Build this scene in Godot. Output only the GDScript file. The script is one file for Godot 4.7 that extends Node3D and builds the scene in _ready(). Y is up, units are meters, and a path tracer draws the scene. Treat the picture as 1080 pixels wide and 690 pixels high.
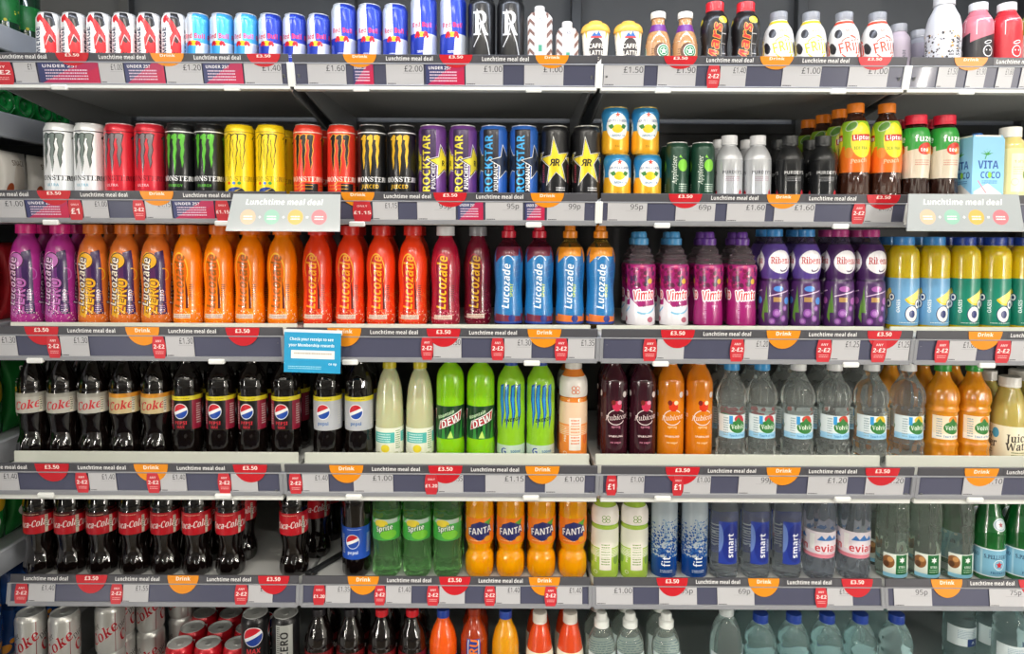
extends Node3D
# A wall of chilled drinks in a supermarket: an open multideck cabinet with six rows of bottles and cans.
# World: camera above the aisle looking towards -z, the shelves stand between z = -1.3 and z = -2.0.

const F := 700.0          # focal length for a 1080 x 690 frame
const EYE := Vector3(0, 1.45, 0)
const PITCH := 2.5        # degrees down
const ROLL := 0.3
const CEN_Y := 281.0      # row of the optical axis
const PZ := 1.535         # distance of the front row of products
const MW := 0.662         # width of a shelf module
const MX := 0.185         # the joint between the second and third module

var cam_basis: Basis
var fonts := {}
var glyphs := {}
var ts: TextServer
var mats := {}
var kinds := {}
var used := {}
var cells := {}
var sheet: Image
var sheet_mat: StandardMaterial3D
var rng := RandomNumberGenerator.new()

# ---------------------------------------------------------------- print on flat paper, computed
class Art:
	var im: Image
	var w: float
	var h: float
	var kx: float
	var ky: float
	var host
	func _init(hh, wmm: float, hmm: float, bg: String, pw := 448):
		host = hh; w = wmm; h = hmm
		var ph := clampi(int(pw * hmm / wmm), 32, 760)
		im = Image.create(pw, ph, false, Image.FORMAT_RGBA8)
		im.fill(Color.html(bg))
		kx = pw / wmm; ky = ph / hmm
	func fill(cons: Array, col):
		var c: Color = col if col is Color else Color.html(col)
		var ed := []
		var y0 := 1e9
		var y1 := -1e9
		for q in cons:
			var n: int = q.size()
			for i in n:
				var a := Vector2((q[i].x + w / 2) * kx, (h - q[i].y) * ky)
				var e: Vector2 = q[(i + 1) % n]
				var b := Vector2((e.x + w / 2) * kx, (h - e.y) * ky)
				y0 = minf(y0, a.y); y1 = maxf(y1, a.y)
				if absf(a.y - b.y) < 1e-6: continue
				if a.y < b.y: ed.append([a.y, b.y, a.x, (b.x - a.x) / (b.y - a.y), 1])
				else: ed.append([b.y, a.y, b.x, (a.x - b.x) / (a.y - b.y), -1])
		for row in range(maxi(0, int(floor(y0))), mini(im.get_height(), int(ceil(y1)) + 1)):
			var yc := row + 0.5
			var xs := []
			for e in ed:
				if e[0] <= yc and yc < e[1]: xs.append([e[2] + (yc - e[0]) * e[3], e[4]])
			xs.sort_custom(func(p, q): return p[0] < q[0])
			var wind := 0
			for i in xs.size():
				var was := wind
				wind += xs[i][1]
				if was != 0:
					var xa := clampi(int(round(xs[i - 1][0])), 0, im.get_width())
					var xb := clampi(int(round(xs[i][0])), 0, im.get_width())
					if xb > xa: im.fill_rect(Rect2i(xa, row, xb - xa, 1), c)
	func rect(x0, y0, x1, y1, c): fill([PackedVector2Array([Vector2(x0, y0), Vector2(x0, y1), Vector2(x1, y1), Vector2(x1, y0)])], c)
	func band(y0, y1, c): rect(-w / 2, y0, w / 2, y1, c)
	func poly(a: Array, c):
		var q := PackedVector2Array()
		for i in a.size() / 2: q.append(Vector2(a[2 * i], a[2 * i + 1]))
		fill([q], c)
	func ell(x, y, rx, ry, c, rot := 0.0, a0 := 0.0, a1 := TAU):
		var q := PackedVector2Array()
		for i in 29:
			var t := a0 + (a1 - a0) * i / 28.0
			q.append(Vector2(x, y) + Vector2(cos(t) * rx, sin(t) * ry).rotated(rot))
		fill([q], c)
	func ring(x, y, rx, ry, th, c, rot := 0.0, a0 := 0.0, a1 := TAU):
		var q := PackedVector2Array()
		for i in 33:
			var t := a0 + (a1 - a0) * i / 32.0
			q.append(Vector2(x, y) + Vector2(cos(t) * rx, sin(t) * ry).rotated(rot))
		for i in 33:
			var t := a1 + (a0 - a1) * i / 32.0
			q.append(Vector2(x, y) + Vector2(cos(t) * (rx - th), sin(t) * (ry - th)).rotated(rot))
		fill([q], c)
	func star(x, y, r, n, inner, c, rot := 0.0, narrow := 1.0):
		var q := PackedVector2Array()
		for i in n * 2: q.append(Vector2(x, y) + Vector2(0, r if i % 2 == 0 else r * inner).rotated(rot + PI * i / n) * Vector2(narrow, 1.0))
		fill([q], c)
	func width(s: String, face := "b") -> float:
		var n := 0.0
		for ch in s: n += host.glyph(ch, face)[1]
		return n
	func text(s: String, x, y, cap, c, rot := 0.0, stretch := 1.0, skew := 0.0, face := "b", grow := 0.0):
		# cap: height of the capitals in mm; centred on x, y; rot in degrees
		var pen := -width(s, face) / 2
		var r := deg_to_rad(rot)
		for ch in s:
			var g = host.glyph(ch, face)
			var cons := []
			for q in g[0]:
				var o := PackedVector2Array()
				for p in q:
					var v: Vector2 = Vector2((p.x + pen) * stretch + (p.y - 0.5) * skew, p.y - 0.5) * cap
					o.append(Vector2(x, y) + v.rotated(r))
				cons.append(o)
			if grow > 0:
				for k in 8:
					var d := Vector2(grow, 0).rotated(k * TAU / 8)
					var moved := []
					for q in cons:
						var o := PackedVector2Array()
						for p in q: o.append(p + d)
						moved.append(o)
					fill(moved, c)
			else: fill(cons, c)
			pen += g[1]
	func otext(s, x, y, cap, c, oc, grow, rot := 0.0, stretch := 1.0, skew := 0.0, face := "b"):
		text(s, x, y, cap, oc, rot, stretch, skew, face, grow)
		text(s, x, y, cap, c, rot, stretch, skew, face)
	func fine(x0, y0, x1, n, step, c, seed_ := 1):
		# rows of print too small to read
		var r := RandomNumberGenerator.new(); r.seed = seed_
		for k in n:
			var xx: float = x0
			while xx < x1:
				var l := r.randf_range(1.0, 3.5)
				rect(xx, y0 - k * step, minf(xx + l, x1), y0 - k * step + step * 0.45, c)
				xx += l + 0.7
	func specks(n, x0, y0, x1, y1, r0, r1, cs: Array, seed_ := 3):
		var r := RandomNumberGenerator.new(); r.seed = seed_
		for k in n: 
			var s := r.randf_range(r0, r1)
			ell(r.randf_range(x0, x1), r.randf_range(y0, y1), s, s, cs[k % cs.size()])
	func bars(a: Array, c, th):
		# a stroke through points
		for i in a.size() / 2 - 1:
			var p := Vector2(a[2 * i], a[2 * i + 1])
			var q := Vector2(a[2 * i + 2], a[2 * i + 3])
			var n: Vector2 = (q - p).orthogonal().normalized() * th / 2
			fill([PackedVector2Array([p + n, q + n, q - n, p - n])], c)
			ell(q.x, q.y, th / 2, th / 2, c)

func face_of(f: String) -> Font:
	if not fonts.has(f):
		var s := SystemFont.new()
		s.font_names = PackedStringArray(["Droid Serif" if f in ["s", "S"] else "Droid Sans"])
		s.font_weight = 700 if f in ["b", "S"] else 400
		fonts[f] = s
	return fonts[f]

func glyph(ch: String, f: String) -> Array:
	if glyphs.has(f + ch): return glyphs[f + ch]
	var rid: RID = face_of(f).get_rids()[0]
	var gi := ts.font_get_glyph_index(rid, 100, ch.unicode_at(0), 0)
	var d := ts.font_get_glyph_contours(rid, 100, gi)
	var out := []
	if d.has("points"):
		var at := 0
		for last in d.contours:
			var pts := []
			for k in range(at, last + 1): pts.append([Vector2(d.points[k].x, -d.points[k].y) / 72.0, int(d.points[k].z)])
			at = last + 1
			var full := []
			for k in pts.size():
				var a = pts[k]
				var b = pts[(k + 1) % pts.size()]
				full.append(a)
				if a[1] == 0 and b[1] == 0: full.append([(a[0] + b[0]) / 2, 1])
			var q := PackedVector2Array()
			var n := full.size()
			for k in n:
				if full[k][1] == 1: q.append(full[k][0])
				else:
					var a: Vector2 = full[(k - 1 + n) % n][0]
					var c: Vector2 = full[k][0]
					var b: Vector2 = full[(k + 1) % n][0]
					for s in [0.3, 0.7]: q.append(a.lerp(c, s).lerp(c.lerp(b, s), s))
			out.append(q)
	glyphs[f + ch] = [out, ts.font_get_glyph_advance(rid, 100, gi).x / 72.0]
	return glyphs[f + ch]

# ---------------------------------------------------------------- materials
func mat(hex: String, rough := 0.4, metal := 0.0, coat := 0.0) -> StandardMaterial3D:
	var key := "%s %s %s %s" % [hex, rough, metal, coat]
	if not mats.has(key):
		var m := StandardMaterial3D.new()
		m.resource_name = "plain_" + hex
		m.albedo_color = Color.html(hex); m.roughness = rough; m.metallic = metal
		if coat > 0: m.clearcoat_enabled = true; m.clearcoat = coat; m.clearcoat_roughness = 0.05
		mats[key] = m
	return mats[key]

func clear(hex: String, ior := 0.033, rough := 0.03) -> StandardMaterial3D:
	var key := "clear " + hex + str(rough)
	if not mats.has(key):
		var m := StandardMaterial3D.new()
		m.resource_name = "clear_" + hex
		m.transparency = BaseMaterial3D.TRANSPARENCY_ALPHA
		m.albedo_color = Color(Color.html(hex), 0.08); m.roughness = rough
		m.refraction_enabled = true; m.refraction_scale = ior
		mats[key] = m
	return mats[key]

func juice(hex: String, sss := 0.25) -> StandardMaterial3D:
	var key := "juice " + hex
	if not mats.has(key):
		var m := StandardMaterial3D.new()
		m.resource_name = "drink_" + hex
		m.albedo_color = Color.html(hex); m.roughness = 0.12
		m.subsurf_scatter_enabled = true; m.subsurf_scatter_strength = sss
		m.clearcoat_enabled = true; m.clearcoat = 0.6; m.clearcoat_roughness = 0.03
		mats[key] = m
	return mats[key]

func printed(a: Art, rough := 0.38, metal := 0.0, coat := 0.0) -> StandardMaterial3D:
	var m := StandardMaterial3D.new()
	m.resource_name = "print"
	m.albedo_texture = ImageTexture.create_from_image(a.im)
	m.roughness = rough; m.metallic = metal
	m.texture_repeat = true
	if coat > 0: m.clearcoat_enabled = true; m.clearcoat = coat; m.clearcoat_roughness = 0.08
	return m

# ---------------------------------------------------------------- shapes
func mm(a: Array) -> PackedVector2Array:
	var q := PackedVector2Array()
	for i in a.size() / 2: q.append(Vector2(a[2 * i], a[2 * i + 1]))
	return q

func curve(a: Array, n := 4) -> PackedVector2Array:
	# a smooth line through (radius, height) points
	var p := mm(a)
	var q := PackedVector2Array()
	for i in p.size() - 1:
		var p0 := p[maxi(i - 1, 0)]
		var p3 := p[mini(i + 2, p.size() - 1)]
		for k in n:
			var v := p[i].cubic_interpolate(p[i + 1], p0, p3, float(k) / n)
			q.append(Vector2(maxf(v.x, 0.0), maxf(v.y, 0.0)))
	q.append(p[p.size() - 1])
	return q

func lathe(pr: PackedVector2Array, v0 := 0.0, v1 := 1.0, seg := 36, flute := [], arc := 180.0, shift := 0.0, flat := false) -> ArrayMesh:
	# radius and height in mm, turned about y; the front (u = 0.5) faces +z; flute: [y0, y1, count, depth]
	var norm := []
	var n := pr.size()
	for i in n - 1:
		var d := pr[i + 1] - pr[i]
		norm.append(Vector2(d.y, -d.x).normalized() if d.length() > 1e-6 else Vector2(1, 0))
	var rings := []
	for i in n:
		var a: Vector2 = norm[maxi(i - 1, 0)]
		var b: Vector2 = norm[mini(i, n - 2)]
		if a.dot(b) > 0.78: rings.append([pr[i], (a + b).normalized(), i > 0])
		else:
			rings.append([pr[i], a, true])
			rings.append([pr[i], b, false])
	var vv := PackedVector3Array()
	var nn := PackedVector3Array()
	var uu := PackedVector2Array()
	var ii := PackedInt32Array()
	var span := deg_to_rad(arc)
	var row := seg * 2 if flat else seg + 1
	for r in rings:
		for s in row:
			var f := float(s / 2 + s % 2) / seg if flat else float(s) / seg
			var t := -span + 2.0 * span * f + shift
			var rad: float = r[0].x
			for q in flute:
				if r[0].y > q[0] and r[0].y < q[1]:
					var edge := sin(PI * (r[0].y - q[0]) / (q[1] - q[0]))
					rad += q[3] * sqrt(edge) * (absf(sin(t * q[2] / 2.0)) * 2.0 - 1.0)
			vv.append(Vector3(sin(t) * rad, r[0].y, cos(t) * rad) * 0.001)
			var tn := -span + 2.0 * span * (s / 2 + 0.5) / seg + shift if flat else t
			nn.append(Vector3(sin(tn) * r[1].x, r[1].y, cos(tn) * r[1].x).normalized())
			uu.append(Vector2(0.5 + t / TAU, 1.0 - (r[0].y - v0) / (v1 - v0)))
	for j in rings.size() - 1:
		if not rings[j + 1][2]: continue
		for s in seg:
			var a := j * row + (s * 2 if flat else s)
			var b := a + row
			if rings[j + 1][0].x > 1e-5: ii.append_array([a, b, b + 1])
			if rings[j][0].x > 1e-5: ii.append_array([a, b + 1, a + 1])
	if not flute.is_empty():
		# normals of the fluted wall from its own faces
		var acc := PackedVector3Array(); acc.resize(vv.size())
		for k in range(0, ii.size(), 3):
			var fnm := (vv[ii[k + 2]] - vv[ii[k]]).cross(vv[ii[k + 1]] - vv[ii[k]])
			for m in 3: acc[ii[k + m]] += fnm
		for j in rings.size():
			if arc >= 180.0:
				var both := acc[j * row] + acc[j * row + row - 1]
				acc[j * row] = both; acc[j * row + row - 1] = both
		for k in acc.size():
			if acc[k].length() > 1e-14: nn[k] = acc[k].normalized()
	return arrays(vv, nn, uu, ii)

func arrays(vv, nn, uu, ii) -> ArrayMesh:
	var a := []
	a.resize(Mesh.ARRAY_MAX)
	a[Mesh.ARRAY_VERTEX] = vv; a[Mesh.ARRAY_NORMAL] = nn; a[Mesh.ARRAY_TEX_UV] = uu; a[Mesh.ARRAY_INDEX] = ii
	var m := ArrayMesh.new()
	m.add_surface_from_arrays(Mesh.PRIMITIVE_TRIANGLES, a)
	return m

func radius_at(pr: PackedVector2Array, y: float) -> float:
	for i in range(pr.size() - 1, 0, -1):
		if pr[i - 1].y <= y and y <= pr[i].y and pr[i].y > pr[i - 1].y:
			return lerpf(pr[i - 1].x, pr[i].x, (y - pr[i - 1].y) / (pr[i].y - pr[i - 1].y))
	return pr[pr.size() / 2].x

func sleeve(pr: PackedVector2Array, y0: float, y1: float, out := 0.5, arc := 180.0, steps := 0) -> ArrayMesh:
	# a label that follows the wall of a bottle
	var q := PackedVector2Array()
	var n := steps if steps > 0 else clampi(int((y1 - y0) / 4.0), 4, 44)
	q.append(Vector2(radius_at(pr, y0) + 0.05, y0))
	for i in n + 1:
		var y := lerpf(y0 + 0.02, y1 - 0.02, float(i) / n)
		q.append(Vector2(radius_at(pr, y) + out, y))
	q.append(Vector2(radius_at(pr, y1) + 0.05, y1))
	return lathe(q, y0, y1, 36, [], arc)

func box(lo: Vector3, hi: Vector3, bev := 0.0, face = null) -> ArrayMesh:
	# a box with cut edges along x and y; face: uv rectangle for the side towards +z
	var st := SurfaceTool.new()
	st.begin(Mesh.PRIMITIVE_TRIANGLES)
	var b := minf(bev, 0.49 * minf(minf(hi.x - lo.x, hi.y - lo.y), hi.z - lo.z))
	var c := (lo + hi) / 2
	var h := (hi - lo) / 2
	var verts := []
	for sx in [-1, 1]:
		for sy in [-1, 1]:
			for sz in [-1, 1]:
				var s := Vector3(sx, sy, sz)
				verts.append([c + s * (h - Vector3(0, b, b)), c + s * (h - Vector3(b, 0, b)), c + s * (h - Vector3(b, b, 0))])
	var id := func(x, y, z): return (4 if x > 0 else 0) + (2 if y > 0 else 0) + (1 if z > 0 else 0)
	var quad := func(p: Array, uv = null):
		var nrm: Vector3 = (p[2] - p[0]).cross(p[1] - p[0])
		var mid: Vector3 = (p[0] + p[1] + p[2] + p[3]) / 4
		if nrm.length() < 1e-12: return
		var order := [0, 1, 2, 0, 2, 3]
		if nrm.dot(mid - c) < 0: order = [0, 2, 1, 0, 3, 2]; nrm = -nrm
		for k in order:
			st.set_normal(nrm.normalized())
			if uv != null: st.set_uv(Vector2(uv.position.x + uv.size.x * clampf((p[k].x - lo.x) / (hi.x - lo.x), 0, 1), uv.position.y + uv.size.y * clampf((hi.y - p[k].y) / (hi.y - lo.y), 0, 1)))
			elif face != null: st.set_uv(face.position + Vector2(0.003, 0.003))
			else: st.set_uv(Vector2(p[k].x, p[k].y))
			st.add_vertex(p[k])
	for s in [-1, 1]:
		quad.call([verts[id.call(s, -1, -1)][0], verts[id.call(s, 1, -1)][0], verts[id.call(s, 1, 1)][0], verts[id.call(s, -1, 1)][0]])
		quad.call([verts[id.call(-1, s, -1)][1], verts[id.call(1, s, -1)][1], verts[id.call(1, s, 1)][1], verts[id.call(-1, s, 1)][1]])
		quad.call([verts[id.call(-1, -1, s)][2], verts[id.call(1, -1, s)][2], verts[id.call(1, 1, s)][2], verts[id.call(-1, 1, s)][2]], face if s > 0 else null)
	if b > 0:
		for s in [-1, 1]:
			for t in [-1, 1]:
				quad.call([verts[id.call(s, t, -1)][0], verts[id.call(s, t, 1)][0], verts[id.call(s, t, 1)][1], verts[id.call(s, t, -1)][1]])
				quad.call([verts[id.call(-1, s, t)][1], verts[id.call(1, s, t)][1], verts[id.call(1, s, t)][2], verts[id.call(-1, s, t)][2]])
				quad.call([verts[id.call(s, -1, t)][0], verts[id.call(s, 1, t)][0], verts[id.call(s, 1, t)][2], verts[id.call(s, -1, t)][2]])
				for r in [-1, 1]:
					var v = verts[id.call(s, t, r)]
					var tri := func():
						var nrm: Vector3 = (v[2] - v[0]).cross(v[1] - v[0])
						var o := [0, 1, 2]
						if nrm.dot(v[0] - c) < 0: o = [0, 2, 1]; nrm = -nrm
						for k in o: st.set_normal(nrm.normalized()); st.set_uv(face.position + Vector2(0.003, 0.003) if face != null else Vector2.ZERO); st.add_vertex(v[k])
					tri.call()
	return st.commit()

func slab(outline: PackedVector2Array, z0: float, z1: float, uv = null) -> ArrayMesh:
	# a flat outline in x, y with a thickness; uv: rectangle for its front
	var lo := Vector2(1e9, 1e9)
	var hi := -lo
	for p in outline: lo = lo.min(p); hi = hi.max(p)
	var st := SurfaceTool.new()
	st.begin(Mesh.PRIMITIVE_TRIANGLES)
	var put := func(p: Vector2, z, nrm):
		st.set_normal(nrm)
		if uv != null: st.set_uv(uv.position + uv.size * Vector2((p.x - lo.x) / (hi.x - lo.x), (hi.y - p.y) / (hi.y - lo.y)))
		st.add_vertex(Vector3(p.x, p.y, z))
	var tri := Geometry2D.triangulate_polygon(outline)
	for k in range(0, tri.size(), 3):
		var a := outline[tri[k]]
		var b := outline[tri[k + 1]]
		var d := outline[tri[k + 2]]
		if (b - a).cross(d - a) > 0: var t := b; b = d; d = t
		for p in [a, b, d]: put.call(p, z1, Vector3(0, 0, 1))
		for p in [a, d, b]: put.call(p, z0, Vector3(0, 0, -1))
	var area := 0.0
	for i in outline.size(): area += outline[i].cross(outline[(i + 1) % outline.size()])
	for i in outline.size():
		var a := outline[i]
		var b := outline[(i + 1) % outline.size()]
		if area < 0: var t := a; a = b; b = t
		var nr := Vector3((b - a).y, -(b - a).x, 0).normalized()
		for q in [[a, z0], [a, z1], [b, z1], [a, z0], [b, z1], [b, z0]]: put.call(q[0], q[1], nr)
	return st.commit()

func pillow(w: float, h: float, t: float) -> ArrayMesh:
	# a filled bag: fat in the middle, flat sealed ends, standing on y = 0
	var vv := PackedVector3Array()
	var nn := PackedVector3Array()
	var uu := PackedVector2Array()
	var ii := PackedInt32Array()
	var nu := 20
	var nv := 14
	for side in [1, -1]:
		var base := vv.size()
		for j in nv + 1:
			for i in nu + 1:
				var u := float(i) / nu
				var v := float(j) / nv
				var fat := pow(sin(PI * v), 0.45) * pow(sin(PI * u), 0.5)
				var wr := 1.0 + 0.05 * sin(u * 31.0 + v * 3.0) * (1.0 - sin(PI * v))
				vv.append(Vector3((u - 0.5) * w * (1.0 - 0.10 * sin(PI * v)), v * h, side * t / 2 * fat * wr))
				nn.append(Vector3(0, 0, side))
				uu.append(Vector2(u, 1 - v))
		for j in nv:
			for i in nu:
				var a := base + j * (nu + 1) + i
				var b := a + nu + 1
				if side > 0: ii.append_array([a, b, b + 1, a, b + 1, a + 1])
				else: ii.append_array([a, b + 1, b, a, a + 1, b + 1])
	for k in nn.size(): nn[k] = Vector3.ZERO
	for k in range(0, ii.size(), 3):
		var fnm := (vv[ii[k + 2]] - vv[ii[k]]).cross(vv[ii[k + 1]] - vv[ii[k]])
		for m in 3: nn[ii[k + m]] += fnm
	for k in nn.size(): nn[k] = nn[k].normalized() if nn[k].length() > 1e-14 else Vector3(0, 0, 1)
	return arrays(vv, nn, uu, ii)

# ---------------------------------------------------------------- nodes
func numbered(called: String) -> String:
	used[called] = used.get(called, -1) + 1
	return called if used[called] == 0 else "%s_%03d" % [called, used[called]]

func part(parent: Node3D, called: String, mesh: Mesh, m: Material, label := "") -> MeshInstance3D:
	var o := MeshInstance3D.new()
	o.name = called; o.mesh = mesh; o.material_override = m
	parent.add_child(o, true)
	if label: o.set_meta("label", label)
	return o

func thing(called: String, label: String, category: String, at := Vector3.ZERO, group := "") -> Node3D:
	var o := Node3D.new()
	o.name = numbered(called)
	add_child(o)
	o.position = at
	o.set_meta("label", label); o.set_meta("category", category)
	if group: o.set_meta("group", group)
	return o

func struct(called: String, lo: Vector3, hi: Vector3, m: Material) -> MeshInstance3D:
	var o := MeshInstance3D.new()
	o.name = called; o.mesh = box(lo, hi); o.material_override = m
	add_child(o)
	o.set_meta("kind", "structure"); o.set_meta("label", called.replace("_", " ") + " of the shop around the drinks cabinet")
	return o

func ray(px: float, py: float, z: float) -> Vector3:
	# the point at distance z in front of the lens that the photograph shows at px, py
	var d := cam_basis * Vector3(px - 540.0, CEN_Y - py, -F)
	return EYE + d * (z / -d.z)

# ---------------------------------------------------------------- the drinks
func proto(key: String, called: String, label: String, category: String) -> Node3D:
	var o := Node3D.new()
	o.name = called
	o.set_meta("label", label); o.set_meta("category", category)
	kinds[key] = o
	return o

func can(key: String, called: String, label: String, r: float, h: float, a: Art, lid := "c8c9cc", metal := 0.25) -> Node3D:
	var o := proto(key, called, label, "can")
	var n := r - 5.0
	part(o, "body", lathe(mm([0, 3, n - 3, 3, n - 1, 0, n + 0.6, 0, r - 0.8, 6, r, 10, r, h - 15, r - 0.7, h - 11, n + 0.6, h - 3, n - 0.2, h - 2]), 0, h), printed(a, 0.3, metal, 0.3))
	var l := part(o, "lid", lathe(mm([n - 0.2, h - 2.4, n + 0.9, h - 1.6, n + 1.1, h - 0.5, n + 0.4, h, n - 0.6, h - 0.5, n - 1.4, h - 4.5, n - 2.6, h - 5, n - 3.6, h - 3.6, 0.0, h - 3.6])), mat(lid, 0.3, 0.35), "metal can end with a raised rim")
	part(l, "pull_tab", lathe(curve([0, h - 3.6, 7.5, h - 3.4, 8, h - 2.6, 6, h - 1.9, 0, h - 2.2]), 0, 1, 18), mat(lid, 0.3, 0.7))
	return o

func cap_on(o: Node3D, r: float, y0: float, y1: float, c: String, style := "screw"):
	var m := mat(c, 0.35, 0.0, 0.2)
	if style == "sport":
		part(o, "cap", lathe(mm([r - 1, y0, r, y0 + 1, r, y0 + (y1 - y0) * 0.45, r - 2, y0 + (y1 - y0) * 0.52, r * 0.74, y0 + (y1 - y0) * 0.56, r * 0.72, y1 - 5, r * 0.62, y1 - 1, 0, y1]), 0, 1, 32, [[y0 + 0.5, y0 + (y1 - y0) * 0.44, 28, 0.3]]), m)
	else:
		var p := PackedVector2Array([Vector2(r - 1.2, y0), Vector2(r, y0 + 0.6), Vector2(r, y0 + 3.4), Vector2(r - 0.7, y0 + 3.8), Vector2(r - 0.7, y0 + 4.5), Vector2(r, y0 + 5), Vector2(r, lerpf(y0, y1, 0.6)), Vector2(r - 0.1, y1 - 2), Vector2(r - 0.8, y1 - 0.6), Vector2(r - 2.4, y1), Vector2(0, y1)])
		part(o, "cap", lathe(p, 0, 1, 40, [[y0 + 4.8, y1 - 1.5, 40, 0.28]] if style == "screw" else []), m)

func bottle(key: String, called: String, label: String, prof: Array, m: Material, cap: Array, labels: Array, flute := []) -> Node3D:
	# prof: (radius, height) in mm; cap: radius, from, to, colour, style; labels: from, to, art, arc, name, stand-off
	var o := proto(key, called, label, "bottle")
	var pr := curve(prof)
	var closed := pr.duplicate()
	closed.append(Vector2(0, pr[pr.size() - 1].y))
	part(o, "body", lathe(closed, 0, prof[prof.size() - 1], 36, flute), m)
	for l in labels:
		var lm: Material = l[2] if l[2] is Material else printed(l[2], l[6] if l.size() > 6 else 0.3, 0.0, 0.5 if l.size() > 6 else 0.15)
		part(o, l[4] if l.size() > 4 else "label", sleeve(pr, l[0], l[1], l[5] if l.size() > 5 else 0.5, l[3] if l.size() > 3 else 180.0), lm)
	if cap.size(): cap_on(o, cap[0], cap[1], cap[2], cap[3], cap[4] if cap.size() > 4 else "screw")
	return o

func art(r: float, h: float, bg: String, pw := 448) -> Art: return Art.new(self, TAU * r, h, bg, pw)

func claw(a: Art, x: float, y: float, sx: float, sy: float, c: String, edge := ""):
	# three torn strokes side by side
	for k in [[-1, -0.86, 0.9], [0, -1.08, 1.0], [1, -0.8, 1.1]]:
		var cx: float = x + k[0] * 9.0 * sx
		var q := [-3.6, 16 * k[2], 1.0, 18.5, 4.4, 17, 3.6, 12, 2.4, 6, 3.3, 0, 1.7, -8, 2.2, -14, 0.4, 26 * k[1], -0.6, -14, -1.7, -6, -0.7, 2, -2.0, 9, -1.2, 12, -4.2, 13]
		var p := []
		var g := []
		for i in q.size() / 2:
			p.append(cx + q[2 * i] * sx); p.append(y + q[2 * i + 1] * sy)
			g.append(cx + q[2 * i] * sx * 1.4); g.append(y + q[2 * i + 1] * sy * 1.05)
		if edge: a.poly(g, edge)
		a.poly(p, c)

func monster(bg: String, clawc: String, edge: String, word: String, foot: String, wc: String, fc: String) -> Art:
	var a := art(32.5, 168, bg)
	for x in [-68, 0, 68]:
		claw(a, x, 108, 1.75, 1.95, clawc, edge)
		a.text("MONSTER", x, 44, 11, wc, 0, 0.98, 0.0, "S")
		if foot: a.text(foot, x, 28, 8.5 if foot == "JUICED" else 6, fc, 0, 1.05)
	a.band(148, 150, wc)
	return a

func bull(h: float, r: float, up: String, down: String, word: String) -> Art:
	var a := art(r, h, up)
	var w: float = a.w
	for x in [-w / 4, w / 4]:
		var q: float = w / 4
		a.poly([x - 1, h, x + q * 0.9, h, x + q, h * 0.5, x, h * 0.5], down)
		a.poly([x - q, 0, x - q * 0.85, h * 0.5, x, h * 0.5, x, 0], down)
	for x in [-w / 3, 0, w / 3]:
		a.ell(x, h * 0.49, 9, 6, "f2b21d")
		for s in [-1, 1]:
			a.poly([x + s * 3, h * 0.48, x + s * 7, h * 0.53, x + s * 13, h * 0.52, x + s * 17, h * 0.46, x + s * 12, h * 0.44, x + s * 10, h * 0.47, x + s * 7, h * 0.44], "d3152b")
		a.text("Red Bull", x, h * 0.61, 10.5, word, 0, 0.85, 0.0, "b")
		a.fine(x - 10, h * 0.28, x + 12, 2, 3, "e8e8f0")
	return a

func star_can(bg: String, side: String, word: String) -> Art:
	var a := art(32.5, 168, bg)
	a.band(0, 8, "20202a")
	for x in [-68, 0, 68]:
		a.rect(x - 24, 8, x + 13, 158, "1c1a26" if word != "PUNCHED" else "3a2450")
		a.text("ROCKSTAR", x - 10, 80, 19, "e9d73a" if word == "PUNCHED" else "37a7e8", 90, 0.98, 0, "b")
		a.text(word, x + 7, 52, 9.5, "f4f4f4", 90, 0.95)
		a.star(x + 32, 84, 42, 5, 0.44, "f0f0f0", 0.2); a.star(x + 32, 84, 38, 5, 0.44, "16141c", 0.2); a.star(x + 32, 84, 33, 5, 0.46, side, 0.2)
		a.text("R", x + 32, 82, 12, "16141c")
	return a

func lucozade(bg: String, dark: String, word: String, edge: String, splash: String, pop := "") -> Art:
	# wrap of a waisted energy drink bottle, 206 mm tall
	var a := art(33, 200, bg)
	for x in [-70, 0, 70]:
		var y0 := 96.0
		a.ell(x - 4, 132, 18, 40, edge, 0.1); a.ell(x - 4, 130, 16.2, 38, dark, 0.1)
		a.poly([x - 20, 20, x - 18, 130, x - 6, 150, x + 4, 128, x + 6, 20], dark)
		if pop:
			a.poly([x - 18, 18, x - 14, 96, x + 12, 104, x + 6, 62, x + 14, 58, x - 2, 12], pop)
			a.poly([x + 14, 20, x + 10, 170, x + 30, 176, x + 36, 20], "3c2058")
			a.ell(x - 2, 150, 18, 20, "2a0c30"); a.ell(x - 2, 150, 16, 18, pop)
			a.otext("ZERO", x + 5, 66, 24, pop, "2a0c30", 1.4, 86, 1.05, 0.1)
			a.ring(x + 30, 118, 11, 15, 2.4, pop, 0.3, -1.8, 1.6)
			a.otext("Lucozade", x - 12, 100, 19, word, "2a0c30", 1.7, 86, 1.0, 0.16)
			a.text("ZERO", x + 25, 66, 8, "e8dff0", 90); a.fine(x + 17, 40, x + 30, 4, 5, "b89ac8")
		else:
			a.otext("Lucozade", x - 6, y0 + 6, 23, word, dark, 0.5, 88, 0.92, 0.16)
			a.text("ENERGY", x + 12, 52, 6, "f2f2ee", 90, 0.9)
			a.poly([x + 9, 36, x + 8, 112, x + 13, 80, x + 14, 36], "5a1a14")
			a.fine(x + 16, 92, x + 26, 9, 4.5, "3a2020", int(x) + 90)
	a.specks(260, -104, 2, 104, 34, 0.4, 1.5, [splash, "fff6e0", splash], 5)
	a.specks(90, 18, 34, 60, 84, 0.4, 1.1, [splash], 8)
	if not pop: a.rect(-26, 12, 18, 22, "f0e8d8"); a.fine(-24, 18, 16, 2, 4, "a04030")
	return a

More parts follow.
